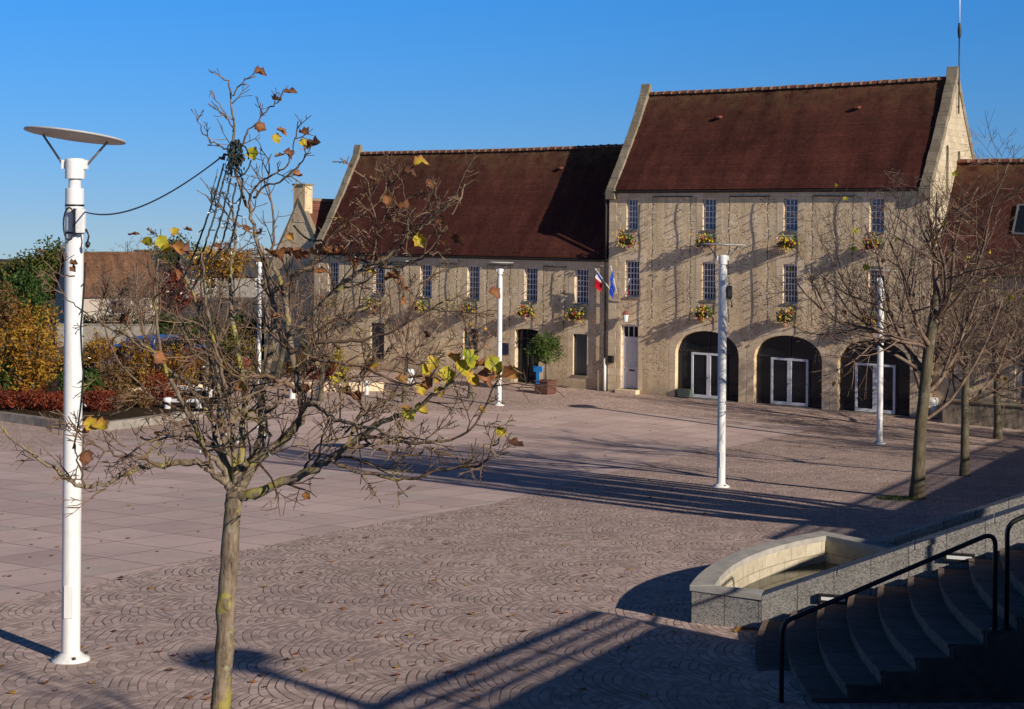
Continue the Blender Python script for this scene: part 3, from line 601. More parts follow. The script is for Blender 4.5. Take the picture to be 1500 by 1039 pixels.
# ------------------------------------------------------------------ street lamps
HL=6.5
def make_lamp(loc,label,tilt,tx=0.0):
    t=thing('street_lamp',label,'street lamp',loc,0,'white disc street lamps',world=False); r=.113
    m=MB(); m.lathe([(r,.04),(r,5.83),(r,5.84)],(0,0,0),24); m.lathe([(.075,5.84),(.075,5.97)],(0,0,0),20); m.build('pole',K['white'],t)
    m=MB(); m.lathe([(.232,0),(.232,.03),(.15,.075),(r+.004,.11)],(0,0,0),28)
    o=m.build('base_flange',K['white'],t); 
    for k in range(4):
        b=MB(); a=k*math.pi/2+.5; b.lathe([(.022,.06),(.022,.085),(.0125,.09)],(.19*math.cos(a),.19*math.sin(a),0),6); b.build('bolt',K['dark_metal'],o)
    m=MB(); m.obox((0,-r-.001,.75),(.055,0,0),(0,.008,0),(0,0,.20)); bevel(m.build('access_door',K['white'],t),.006); m=MB(); m.lathe([(r+.0025,2.9),(r+.0025,2.915)],(0,0,0),24); m.build('seam_ring',K['grey_metal'],t)
    m=MB(); m.lathe([(.118,5.96),(.118,6.17),(.112,6.205),(.09,6.21)],(0,0,0),24)
    for sx in (-1,1): m.box(min(sx*.11,sx*.16),max(sx*.11,sx*.16),-.03,.03,6.08,6.19)
    m.build('head',K['white'],t)
    tl=math.tan(tilt); 
    for sx in (-1,1):
        m=MB(); m.tube([(sx*.14,0,6.12),(sx*.40,0,6.46-sx*.40*tl)],.016,6); m.build('strut',K['grey_metal'],t)
    m=MB(); m.lathe([(.001,-.012),(.5,-.012),(.612,.0),(.615,.012),(.612,.02),(.45,.035),(.001,.045)],(0,0,0),44)
    Mx=Matrix.Translation((0,0,6.48))@Matrix.Rotation(tilt,4,'Y')@Matrix.Rotation(tx,4,'X'); m.v=[tuple(Mx@Vector(v)) for v in m.v]
    m.build('disc',K['disc_under'],t)
    return t
lamps=[('L1',(-5.41,18.57,g(18.57)-.0),'white disc street lamp nearest the viewer with a cable box strapped on','a'),
       ('L2',(5.65,40.17,g(40.17)),'white disc street lamp alone mid square before the archways',''),
       ('L3',(-.52,68.2,0),'white disc street lamp in front of the low wing entrance',''),
       ('L4',(13.8,56.1,g(56.1)),'white disc street lamp beside the rightmost archway, half behind branches',''),
       ('L5',(gp(379,562).x,gp(379,562).y,gp(379,562).z),'white disc street lamp behind the foreground tree branches','')]
l1=make_lamp(lamps[0][1],lamps[0][2],R(6),R(-4.5))
proto=make_lamp(lamps[1][1],lamps[1][2],R(1))
for _,loc,lab,_ in lamps[2:]: dup(proto,loc,rng.uniform(-.2,.2),lab)
# cable box on the nearest lamp
lp=Vector(lamps[0][1])
cb=thing('cable_box','grey junction box with coiled cable strapped high on the nearest lamp post','junction box',lp+Vector((.1,-.12,5.42)))
m=MB(); c=lp+Vector((.10,-.14,5.46)); m.box(c.x-.03,c.x+.08,c.y-.07,c.y+.02,c.z-.17,c.z+.12); bevel(m.build('case',K['white'],cb),.015)
m=MB(); m.box(c.x-.062,c.x-.032,c.y-.06,c.y+.02,c.z-.2,c.z+.13); m.build('back_plate',K['black'],cb)
m=MB()
pts=[c+Vector((-.06+.07*math.cos(a)-.05,-.05,-.06+.2*math.sin(a))) for a in [k*math.pi/8 for k in range(2,15)]]; m.tube(pts,.011,6)
m.tube([c+Vector((.09,-.03,-.12)),c+Vector((.13,-.04,-.2)),c+Vector((.11,-.04,-.3))],.012,6); m.blob(c+Vector((.115,-.04,-.31)),(.035,.03,.05),rng,1,.05); m.build('cable_loop',K['black'],cb)
m=MB()
for dz in (.17,-.17): m.lathe([(.117,5.46+dz-.012),(.117,5.46+dz+.012)],lp,24)
m.build('strap',K['black'],cb)

q2=Vector(lamps[1][1])+Vector((.17,-.05,5.22)); t=thing('loudspeaker','small dark loudspeaker strapped to the lamp post standing mid square','loudspeaker',q2)
m=MB(); m.obox(q2,(.075,0,0),(0,.08,0),(0,0,.17)); bevel(m.build('case',K['dark_metal'],t),.04,3); m=MB(); m.tube([q2+Vector((.02,0,-.16)),q2+Vector((.06,0,-.26)),q2+Vector((.07,0,-.36))],.012,5); m.blob(q2+Vector((.07,0,-.37)),(.03,.03,.05),rng,1,.05); m.build('plug',K['black'],t)
# terrace: the raised terrace on the right (its floor, railing, lamp and tree stand outside the photograph and throw the shadows)
def T(k,off=0.0): return Vector((9.03+.567*k+.823*off,13.3+.823*k-.567*off,0))
ZT=6.4
tr=thing('terrace','raised stone terrace at the head of the stairs','terrace',(12,10,0))
poly=[T(-13.5),T(45)]+[Vector((75,50,0)),Vector((75,-25,0)),Vector((-9,-25,0)),Vector((-9,1.6,0))]
m=MB(); m.prism([(p.x,p.y,-.5) for p in poly],(0,0,ZT+.5)); recalc(m.build('retaining_wall',K['granite'],tr))
def railing(k0,k1,label):
    t=thing('railing',label,'railing',T(k0,.2)+Vector((0,0,ZT)))
    m=MB(); A,B=T(k0,.15),T(k1,.15)
    m.tube([A+Vector((0,0,ZT+1.0)),B+Vector((0,0,ZT+1.0))],.065,8); m.build('top_rail',K['black'],t)
    m=MB(); m.prism([A-Vector((.1,-.07,0))+Vector((0,0,ZT)),A+Vector((.1,-.07,0))+Vector((0,0,ZT)),A+Vector((.1,-.07,0))+Vector((0,0,ZT+.54)),A-Vector((.1,-.07,0))+Vector((0,0,ZT+.54))],B-A); recalc(m.build('parapet',K['granite'],t))
    for z in (.83,.69):
        m=MB(); m.tube([A+Vector((0,0,ZT+z)),B+Vector((0,0,ZT+z))],.042,8); m.build('mid_rail',K['black'],t)
    n=max(1,int((k1-k0)/2.6))
    for i in range(n+1):
        p=A.lerp(B,i/n); m=MB(); m.tube([p+Vector((0,0,ZT)),p+Vector((0,0,ZT+1.0))],.03,8); m.build('post',K['black'],t)
railing(-13,0,'black three bar railing along the terrace edge on the near side of the stairs')
railing(8.45,44,'black three bar railing along the terrace edge beyond the stairs')
dup(proto,(12.65,.3,ZT),.3,'white disc street lamp standing on the raised terrace')

# ------------------------------------------------------------------ stairs, stair wall, basin
CX,CY=14.4,17.3; A0,A1=R(162.6),R(182.6); G0=2.62
stairs=thing('staircase','broad curved stone staircase rising to the right in deep shade','staircase',(3.2,18.6,G0))
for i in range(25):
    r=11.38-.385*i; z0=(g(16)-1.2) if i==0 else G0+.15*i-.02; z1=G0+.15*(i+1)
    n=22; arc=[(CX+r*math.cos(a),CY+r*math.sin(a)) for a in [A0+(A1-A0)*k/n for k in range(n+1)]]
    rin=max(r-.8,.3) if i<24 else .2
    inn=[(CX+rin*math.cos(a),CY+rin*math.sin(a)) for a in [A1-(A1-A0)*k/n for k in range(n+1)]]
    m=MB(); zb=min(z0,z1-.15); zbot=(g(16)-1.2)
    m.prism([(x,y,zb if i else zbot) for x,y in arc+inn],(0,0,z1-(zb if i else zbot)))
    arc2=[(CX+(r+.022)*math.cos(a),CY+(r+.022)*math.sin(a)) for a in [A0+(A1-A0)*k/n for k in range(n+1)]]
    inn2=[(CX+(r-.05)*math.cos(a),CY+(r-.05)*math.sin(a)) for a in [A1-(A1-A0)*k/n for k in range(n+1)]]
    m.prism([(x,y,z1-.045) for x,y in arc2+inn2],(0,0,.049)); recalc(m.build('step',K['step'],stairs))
# solid flank of the flight on the viewer's side, then the lower landing wall
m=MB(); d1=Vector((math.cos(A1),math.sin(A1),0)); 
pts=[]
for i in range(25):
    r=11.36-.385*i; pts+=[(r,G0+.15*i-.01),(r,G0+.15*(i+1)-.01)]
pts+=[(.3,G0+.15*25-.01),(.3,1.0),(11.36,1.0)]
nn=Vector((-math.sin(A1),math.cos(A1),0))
m.prism([Vector((CX,CY,0))+d1*a+nn*.006+Vector((0,0,b)) for a,b in pts],nn*.05); recalc(m.build('side_wall',K['shade_stone'],stairs))

WA=Vector((3.5,20.8,0)); DA_=Vector((.955,-.296,0)); NA=Vector((.296,.955,0))
sw=thing('stair_wall','sloping grey granite wall beside the curved stairs with stepped coping','wall',WA+Vector((0,0,2.6)))
LWA=9.2; prof=[(0,2.0),(LWA,2.0),(LWA,3.0+.418*LWA),(0,3.0)]
m=MB(); m.prism([WA+DA_*a+Vector((0,0,b)) for a,b in prof],NA*.30); m.build('masonry',K['granite'],sw)
m=MB(); nseg=9
for i in range(nseg):
    a=LWA*i/nseg; b=LWA*(i+1)/nseg-.008
    m.prism([WA-NA*.025+DA_*q+Vector((0,0,3.0+.418*q+h)) for q,h in ((a,.004),(b,.004),(b,.085),(a,.085))],NA*.35)
bevel(m.build('coping',K['granite'],sw),.012,2)
def wlight(t0,lab):
    c=WA+DA_*t0-NA*.04+Vector((0,0,2.72+.418*t0)); o=thing('wall_light',lab,'wall light',c)
    m=MB(); m.obox(c,DA_*.20,NA*.035,Vector((0,0,.055))); bevel(m.build('housing',K['black'],o),.008); m=MB(); m.obox(c-NA*.037,DA_*.16,NA*.004,Vector((0,0,.022))); m.build('diffuser',K['bulb'],o)
wlight(.98,'slim dark wall light on the granite wall near its low end'); wlight(2.62,'slim dark wall light on the granite wall near its high end')
# basin
A1p,A2p=Vector((2.59,21.3,0)),Vector((5.26,25.2,0)); RIM=3.02
def arcpts(a,b,sag,n):
    ch=b-a; nl=Vector((-ch.y,ch.x,0)).normalized(); return [a+ch*(k/n)+nl*(sag*4*(k/n)*(1-k/n)) for k in range(n+1)]
outer=arcpts(A1p,A2p,.42,18); B3=A2p+Vector((.66,-.75,0)).normalized()*3.4; W0=WA+NA*.02
inner=arcpts(A1p+Vector((.31,.02,0)),A2p+Vector((-.02,-.34,0)),.39,18)
bs=thing('fountain_basin','curved granite water basin with pale stained inner wall beside the stairs','basin',A1p+Vector((0,0,2.5)))
m=MB(); 
def band(mb,po,pi,z0,z1):
    n=len(po); vs=[(p.x,p.y,z0 if z0 is not None else g(p.y)-.15) for p in po]+[(p.x,p.y,z1) for p in po]+[(p.x,p.y,z1) for p in pi]+[(p.x,p.y,2.3) for p in pi]
    fs=[]
    for i in range(n-1): fs+=[(i,i+1,n+i+1,n+i),(n+i,n+i+1,2*n+i+1,2*n+i)]
    mb.add(vs,fs)
band(m,outer,inner,None,RIM)
# front face between curved wall and stair wall, and far wall
fr_o=[WA+Vector((-.0,.0,0)),A1p]; fr_i=[WA+NA*.30+Vector((-.02,0,0)),A1p+Vector((.31,.02,0))]
band(m,fr_o,fr_i,None,RIM); fa_o=[A2p,B3]; dfar=Vector((.66,-.75,0)).normalized(); nfar=Vector((-.75,-.66,0)).normalized()
band(m,fa_o,[A2p+Vector((-.02,-.34,0)),B3+nfar*.3],None,RIM); recalc(m.build('wall',K['granite'],bs))
m=MB()
def lining(po,z0,z1,mb):
    n=len(po); mb.add([(p.x,p.y,z0) for p in po]+[(p.x,p.y,z1) for p in po],[(i,i+1,n+i+1,n+i) for i in range(n-1)])
cin=Vector((4.6,22.6,0))
inn=[p+(cin-p).normalized()*.012 for p in inner]; lining(inn,2.3,RIM-.004,m); lining([inn[-1],B3+nfar*.312],2.3,RIM-.004,m); lining([WA+NA*.312,inn[0]],2.3,RIM-.004,m); lining([WA+NA*.312+DA_*4,WA+NA*.312],2.2,RIM-.004,m); m.build('inner_wall',K['basin'],bs)
m=MB(); mid=[p for p in outer]
def slabstrip(po,pi,mb,h=.075,e=.025):
    n=len(po); po2=[p+(p-q).normalized()*e for p,q in zip(po,pi)]; pi2=[q+(q-p).normalized()*e for p,q in zip(po,pi)]
    vs=[(p.x,p.y,RIM+.004) for p in po2]+[(p.x,p.y,RIM+h) for p in po2]+[(p.x,p.y,RIM+h) for p in pi2]+[(p.x,p.y,RIM-.012) for p in pi2]
    fs=[]
    for i in range(n-1): fs+=[(i,i+1,n+i+1,n+i),(n+i,n+i+1,2*n+i+1,2*n+i),(2*n+i,2*n+i+1,3*n+i+1,3*n+i)]
    fs+=[(0,n,2*n,3*n),(n-1,4*n-1,3*n-1,2*n-1)]; mb.add(vs,fs)
slabstrip(outer,inner,m); slabstrip(fr_o,fr_i,m,.071); slabstrip(fa_o,[A2p+Vector((-.02,-.34,0)),B3+nfar*.3],m,.073); recalc(m.build('rim',K['rim'],bs))
m=MB(); wp=[WA+NA*.3]+inner+[B3+nfar*.3,WA+NA*.3+DA_*4]; m.face([[(p.x,p.y,2.66) for p in wp]]); m.build('water',K['water'],bs)
# planted ramp wall behind the basin
rw=thing('ramp_wall','second sloping granite wall in shade behind the basin','wall',B3+Vector((0,0,2.2)))
S0=Vector((5.95,24.35,0)); m=MB(); m.prism([S0+DA_*a+Vector((0,0,b)) for a,b in ((0,1.8),(7,1.8),(7,3.0+.40*7),(0,3.0))],NA*.28); m.build('masonry',K['granite'],rw)
m=MB(); m.prism([S0-NA*.02+DA_*a+Vector((0,0,3.004+.40*a+h)) for a,h in ((0,0),(7,0),(7,.08),(0,.08))],NA*.32); m.build('coping',K['granite'],rw)
# hand rails
def handrail(p0,L,zs,lab,slope=.42,d=Vector((1,.05,0))):
    o=thing('handrail',lab,'handrail',p0); d=d.normalized()
    b0=Vector((p0.x,p0.y,zs[0])); t0=b0+Vector((0,0,zs[1]-zs[0])); e=p0+d*L; e=Vector((e.x,e.y,zs[1]+slope*L)); fz=zs[2]
    def bend(c,e0,e1,r,n=7):
        a_=c-e0*r; b_=c+e1*r; return [a_*(1-t)**2+c*(2*t*(1-t))+b_*t*t for t in [k/n for k in range(n+1)]]
    Zv=Vector((0,0,1)); sl_=(d+Zv*slope).normalized(); dn_=Vector((0,0,-1))
    pts=[b0]+bend(t0,Zv,sl_,.12)
    pts+=bend(e,sl_,dn_,.17,10)+[Vector((e.x,e.y,fz))]
    m=MB(); m.tube(pts,.027,10); m.build('rail',K['black'],o)
    m=MB(); m.lathe([(.06,zs[0]),(.06,zs[0]+.012)],(p0.x,p0.y,0),14); m.lathe([(.06,fz),(.06,fz+.012)],(e.x,e.y,0),14); m.build('foot_plate',K['black'],o)
handrail(Vector((3.06,16.8,0)),2.42,(g(16.8),3.76,G0+.15*7),'black tubular handrail on the lower flight of stairs')
handrail(Vector((5.62,16.95,0)),2.7,(G0+.15*7,4.86,G0+.15*14),'black tubular handrail on the upper flight at the right edge')

# ------------------------------------------------------------------ bare trees
def branch(mb,p,d,L,r,lvl,rg,up=.12,wand=.22,kids=(5,5,4,3),minr=.004,spread=(32,62),tips=None,seg=.22,ratio=(.38,.64)):
    n=max(3,int(L/seg)); pts=[p.copy()]; rad=[r]; dirs=[d.copy()]; q=p.copy(); d=d.normalized()
    for i in range(n):
        d=(d+Vector((rg.gauss(0,1),rg.gauss(0,1),rg.gauss(0,1)))*wand*.6+Vector((0,0,up))).normalized()
        q=q+d*(L/n); pts.append(q.copy()); dirs.append(d.copy()); rad.append(max(minr,r*(1-.72*(i+1)/n)))
    mb.tube(pts,rad,7 if r>.06 else 5 if r>.02 else 3)
    if tips is not None and lvl<=1: tips.append((pts[-1],d))
    if lvl<=0: return
    nk=kids[-lvl] if lvl<=len(kids) else kids[0]
    for k in range(nk):
        f=.22+.78*(k+rg.random()*.8)/nk; i=min(n,max(1,int(f*n)))
        a=R(rg.uniform(*spread)); dd=dirs[i]; ax=dd.orthogonal().normalized(); ax=Matrix.Rotation(rg.uniform(0,6.28),3,dd)@ax
        nd=Matrix.Rotation(a,3,ax)@dd
        branch(mb,pts[i],nd,L*rg.uniform(*ratio)*(1.15-.45*f),max(minr,rad[i]*rg.uniform(.5,.72)),lvl-1,rg,up,wand,kids,minr,spread,tips,seg,ratio)
def leaf(mb,p,rg,size,val,droop=None,curl=.5,nrm=None):
    """five lobed leaf, curled, its tone varying from base to rim"""
    out=[(0,-.05),(.22,-.08),(.46,.05),(.42,.24),(.56,.48),(.38,.60),(.22,.72),(.10,.86),(0,.92),(-.10,.86),(-.22,.72),(-.38,.60),(-.56,.48),(-.42,.24),(-.46,.05),(-.22,-.08)]
    if droop is None: droop=Vector((rg.gauss(0,.6),rg.gauss(0,.6),-1)).normalized()
    y=droop.normalized(); nrm=nrm or Vector((rg.gauss(0,1),rg.gauss(0,1)-.3,rg.gauss(0,.6))); x=y.cross(nrm)
    x=x.normalized() if x.length>1e-5 else y.orthogonal().normalized(); z=x.cross(y)
    ca=rg.uniform(.3,1.0)*curl; cb=rg.uniform(-.5,.8)*curl; tw=rg.uniform(-.5,.5)*curl; vs=[]; rr=[]; n=len(out)
    inner=[(q*.55,.33+(t-.33)*.55) for q,t in out]
    for k,(q,t) in enumerate([(0,.33)]+inner+out):
        h=ca*abs(q)**1.4*1.3+cb*(t-.3)**2+tw*q*(t-.3)+.05*math.sin(9*q+5*t)+(rg.uniform(-.05,.05) if k>n else 0)
        vs.append(p+(x*q*(1-.25*abs(ca))+y*t+z*h)*size); rr.append(min(.999,max(.001,val+rg.uniform(-.05,.05)+(.20 if k>n else .05 if k else -.03))))
    mb.add(vs,[(0,1+i,1+(i+1)%n) for i in range(n)]+[(1+i,1+n+i,1+n+(i+1)%n,1+(i+1)%n) for i in range(n)],rr,True)
LEAF=m_leaf('autumn maple leaves',[(0,(.20,.26,.025)),(.2,(.48,.45,.03)),(.42,(.60,.42,.04)),(.6,(.48,.22,.07)),(.8,(.33,.135,.06)),(1,(.13,.055,.03))],.3)
def bare_tree(name,label,loc,height,trunk_h,r,seed,spread=3.2,limbs=7,leaves=0,lean=(0,0),group=None,lv=3,upb=.10,dens=(6,6,4),minr=.006,lval=(.3,.9),cat='tree',tw='twig_far',bk='bark_far',leader=True,lsize=.16,low=0,els=(18,58)):
    rg=random.Random(seed); t=thing(name,label,cat,loc,0,group,world=False); m=MB()
    top=Vector((lean[0],lean[1],trunk_h)); n=8; pts=[];rad=[]
    for i in range(n+1):
        f=i/n; pts.append(Vector((lean[0]*f**1.5+rg.uniform(-.02,.02),lean[1]*f**1.5+rg.uniform(-.02,.02),trunk_h*f))); rad.append(r*(1.25-.25*min(1,f*6))*(1-.28*f))
    m.tube([Vector((0,0,-.1))]+pts,[r*1.35]+rad,12); 
    crown=MB(); tips=[]
    for k in range(limbs):
        a=6.283*(k+rg.uniform(-.3,.3))/limbs; el=R(rg.uniform(*els)); hh=trunk_h*rg.uniform(.82,1.0) if k%2 else trunk_h
        i=min(n,int(n*hh/trunk_h)); d=Vector((math.cos(a)*math.cos(el),math.sin(a)*math.cos(el),math.sin(el)))
        if low: i=max(1,int(n*(low+(1-low)*(k+.5)/limbs)))
        L=min(spread*rg.uniform(.85,1.15)/max(.35,math.cos(el)),(height-trunk_h)*1.0/max(.25,math.sin(el))*.8,spread*1.35)
        branch(crown,pts[i],d,L,r*rg.uniform(.30,.44),lv,rg,upb,.14,dens,minr,tips=tips)
    if leader:
        branch(crown,pts[-1],Vector((rg.uniform(-.15,.15),rg.uniform(-.15,.15),1)),(height-trunk_h)*.72,r*.6,lv,rg,.12,.14,(dens[0]+3,)+dens[1:],minr,tips=tips)
    m.build('trunk',K[bk],t); crown.build('crown',K[tw],t)
    if leaves:
        lf=MB()
        for _ in range(leaves):
            p,d=rg.choice(tips); leaf(lf,p,rg,rg.uniform(.7,1.15)*lsize,rg.uniform(*lval))
        lf.build('leaves',LEAF,t)
    return t
RG='bare trees lining the right of the square'
bare_tree('bare_tree','largest bare tree on the right, thick trunk rising from a mossy patch',gp(1343,731),8.2,5.1,.165,11,3.9,12,30,(.5,.2),RG,3,.055,(8,6,4),.0045,(.1,.9),low=.46,els=(4,42))
bare_tree('bare_tree','bare tree with slim straight trunk just behind the largest one',gp(1412,698),7.2,4.3,.125,23,3.4,9,20,(.1,.1),RG,3,.07,(7,6,4),.005,low=.5,els=(10,46))
bare_tree('bare_tree','third bare tree on the right with fork above the annex door',gp(1462,643),7.4,3.6,.15,31,3.7,9,26,(-.1,.1),RG,3,.07,(7,6,4),.0055,(.1,.5),low=.75,els=(8,46))
bare_tree('bare_tree','bare tree cut off by the right edge before the low stone wall',gp(1500,628),7.2,3.4,.15,37,3.6,8,14,(.1,.1),RG,3,.07,(6,5,4),.0065,low=.75,els=(10,48))
# trees beyond the right edge of the view whose long shadows cross the square; the last two are added to shade the annex
for i,(x,y) in enumerate(((24,43),(22.2,50.5),(29,49),(27,57))):
    bare_tree('bare_tree',['bare tree beside the terrace beyond the right edge','bare tree near the annex beyond the right edge','unseen bare tree added to shade the annex, second from the terrace','unseen bare tree added to shade the annex, nearest its wall'][i],(x,y,g(y)),7.5,3.3,.14,50+i,3.4,8,0,(.1,.1),RG,3,.09,(6,5,3),.012,low=.6)
def poplar(loc):
    rg=random.Random(61); t=thing('poplar','dense upright bare poplar on the terrace throwing the broad shadow','tree',loc,0,world=False); m=MB(); cr=MB()
    m.tube([(0,0,-.1),(0,0,.4),(0,0,1.2)],[.5,.42,.36],12); m.build('trunk',K['bark_far'],t)
    for k in range(26):
        a=6.283*k/26*3.0; r=.2+2.5*((k*7)%26)/26; h=rg.uniform(6.5,10.5); x,y=r*math.cos(a),r*math.sin(a)
        cr.tube([(0,0,.4),(x*.6,y*.6,1.2),(x,y,2.2),(x*1.15,y*1.15,h*.7),(x*1.25,y*1.25,h)],[.22,.22,.2,.14,.04],7)
        for j in range(9):
            z=3.5+(h-3.5)*j/9; b=rg.uniform(0,6.28); branch(cr,Vector((x,y,z)),Vector((math.cos(b)*.5,math.sin(b)*.5,1)),rg.uniform(1.4,2.6),.04,1,rg,.1,.2,(6,),.012)
    cr.build('crown',K['twig_far'],t)
poplar(T(12.3,1.8)+Vector((0,0,ZT)))
bare_tree('bare_tree','leafy bare tree on the terrace beside the viewer, outside the picture',Vector((5.6,4.9,ZT)),4.4,1.5,.08,77,.95,7,40,(.05,.05),None,2,.10,(6,5),.008,lsize=.16)
# left side trees
LG='bare trees in front of the wing and the garden'
for i,(px,py,h,th,r,sp,lab,lv) in enumerate([
    (208,579,8.6,2.6,.13,2.6,'bare tree with pale trunk behind the red hedge','a'),
    (688,584,5.6,2.2,.11,1.8,'small bare tree with a few yellow leaves left of the entrance lamp','b'),
    (300,588,6.6,2.0,.13,2.6,'bare bushy tree behind the white barrier','c'),
    (404,566,6.8,2.2,.17,2.9,'leaning bare tree before the chimney house','d'),
    (470,588,6.2,2.2,.12,2.4,'bare tree before the left end of the wing','e'),
    (592,590,5.6,2.1,.11,2.1,'slim bare tree beside the white litter bin on the left','f')]):
    bare_tree('bare_tree',lab,gp(px,py),h,th,r,71+i,sp,6,16 if i in(1,) else 6,(.5 if i==3 else .1,.1),LG,3,.12,(5,4,3),.007)
bare_tree('purple_bare_tree','rounded purplish bare tree in front of the brown roofed house',at(190,480,100)*1.0-Vector((0,0,at(190,480,100).z)),5.2,.8,.13,90,2.8,9,0,(0,0),None,3,.08,(6,5,4),.014,tw='twig_far')

# foreground maple, limbs laid out from the survey of the photograph at about ten metres
rg=random.Random(5); FY=10.0
ft=thing('foreground_maple','nearly bare young maple in the foreground with lichened limbs and a few curled leaves','tree',Vector((at(318,1039,FY).x,FY,g(FY))),0,None)
trunk=MB(); tw_=MB(); ftips=[]
def limb(pts,r0,r1,dy=0.0,dy0=0.0,mb=None,twigs=7,tl=.75,lv=2,n=None,cap=True,dens=(4,4),jit=.012):
    """pts in photo pixels; dy is how far the tip stands nearer (-) or farther (+)"""
    m=len(pts); P=[]
    for i,(x,y) in enumerate(pts): P.append(at(x,y,FY+dy0+(dy-dy0)*(i/(m-1))**1.2))
    Q=[]
    for i in range(m-1):
        a=P[max(i-1,0)];b=P[i];c=P[i+1];d=P[min(i+2,m-1)]
        for k in range(4):
            t=k/4; Q.append(.5*((2*b)+(c-a)*t+(2*a-5*b+4*c-d)*t*t+(3*b-a-3*c+d)*t**3)+Vector((rg.gauss(0,1),rg.gauss(0,1),rg.gauss(0,1)))*jit*.5)
    Q.append(P[-1]); nn=len(Q); rad=[(r0+(r1-r0)*(i/(nn-1))**.8)*(1+rg.uniform(-.08,.08)+(.16 if i%9==4 else 0)) for i in range(nn)]
    big=[i for i in range(nn) if rad[i]>.019]
    if mb is None: mb=trunk if r0>.018 else tw_
    mb.tube(Q,rad,n or (10 if r0>.025 else 7 if r0>.01 else 5))
    twigs=max(0,int(twigs*1.0+.5)) if lv==2 else twigs
    for k in range(twigs):
        f=.12+.88*(k+rg.random())/max(1,twigs); i=min(nn-1,max(1,int(f*(nn-1)))); dd=(Q[i]-Q[i-1]).normalized()
        ax=Matrix.Rotation(rg.uniform(0,6.28),3,dd)@dd.orthogonal().normalized(); nd=Matrix.Rotation(R(rg.uniform(28,68)),3,ax)@dd
        branch(tw_,Q[i],nd,tl*rg.uniform(.5,1.05)*(1.1-.4*f),max(.0055,min(.012,rad[i]*.55)),lv,rg,.05,.30,(3,3),.0028,(28,60),ftips,.06,(.38,.7))
    return Q
limb([(315,1200),(318,1100),(323,1039),(330,920),(335,830),(340,760),(343,728)],.068,.056,0,0,trunk,0,n=16,jit=.004)
limb([(343,735),(343,722),(340,712)],.060,.035,0,0,trunk,0,n=14)
# a: low right limb
limb([(350,728),(372,722),(423,702),(455,688),(484,674),(505,655),(534,636),(560,618),(600,604),(634,582),(655,566),(668,556)],.036,.008,-.9,0,trunk,9,.55)
limb([(484,674),(520,690),(560,698),(600,703),(640,690),(690,684),(708,676),(722,655),(732,642)],.013,.004,-1.1,-.45,None,7,.4)
limb([(505,655),(535,655),(580,648),(618,648),(660,644),(690,630),(712,590),(728,560),(734,540)],.013,.004,-1.2,-.5,None,9,.45)
limb([(530,640),(560,660),(600,668),(632,657),(668,672),(688,682)],.010,.004,-.7,-.55,None,6,.4)
# b: central cut limb and stem
limb([(350,725),(357,706),(366,682),(378,660),(384,630),(383,600),(388,560),(396,510),(402,470),(398,430),(390,380)],.040,.016,.5,0,trunk,8,.6)
limb([(364,688),(360,680),(359,678)],.017,.016,-.16,-.03,trunk,0)
# c: right rising limb
limb([(352,712),(366,686),(383,668),(412,645),(436,622),(444,600),(440,575),(433,545),(425,500),(420,460),(416,430),(400,390)],.040,.015,-.2,0,trunk,8,.6)
limb([(442,600),(455,590),(470,600),(492,614),(520,622),(548,628),(575,640),(610,640)],.020,.006,-.9,-.1,None,8,.5)
limb([(436,572),(420,562),(404,556),(387,550),(360,552),(335,545),(310,520),(290,490)],.018,.005,-.8,-.15,None,8,.5)
limb([(425,515),(450,506),(473,500),(505,501),(535,498),(568,488),(600,470),(635,452),(660,436)],.018,.004,-.8,-.15,None,9,.5)
# d: low left limb
limb([(338,716),(322,700),(300,682),(281,677),(240,680),(192,690),(160,706),(127,713),(100,703),(70,680),(38,659),(18,645),(2,625)],.028,.006,-.8,0,None,6,.42)
limb([(232,681),(205,672),(170,668),(140,650),(120,640),(100,610)],.011,.004,-.3,-.35,None,8,.4)
limb([(127,713),(118,690),(112,660),(108,636)],.008,.004,-.9,-.62,None,4,.3)
# e: long limb to the upper left
limb([(342,715),(330,684),(316,640),(308,611),(291,581),(272,561),(246,541),(217,509),(190,494),(160,481),(140,460)],.026,.005,.8,0,None,10,.55)
limb([(300,600),(270,600),(235,590),(200,560),(170,520),(150,470),(148,420)],.012,.004,.3,.3,None,9,.5)
limb([(110,405),(95,404),(82,398),(72,390),(60,370)],.007,.003,1.2,1.1,None,3,.25)
limb([(160,482),(140,470),(120,455),(100,440),(80,405),(70,398)],.008,.003,1.2,.8,None,3,.3)
limb([(316,655),(290,640),(262,640),(230,645),(200,655),(178,680)],.012,.004,-.5,.1,None,8,.45)
# f: upright stems
limb([(338,718),(322,680),(300,660),(286,625),(262,580),(240,530),(230,470),(226,420),(232,380)],.024,.005,-.9,0,None,10,.55)
limb([(341,716),(331,660),(322,600),(318,540),(300,480),(282,430),(268,395),(262,376)],.026,.005,.9,0,None,10,.55)
limb([(345,712),(342,650),(336,590),(322,530),(306,470),(300,420),(296,370)],.024,.005,-.6,0,None,10,.5)
limb([(348,705),(356,640),(358,580),(350,520),(340,460),(338,400),(345,350),(340,300)],.028,.007,.4,0,trunk,10,.5)
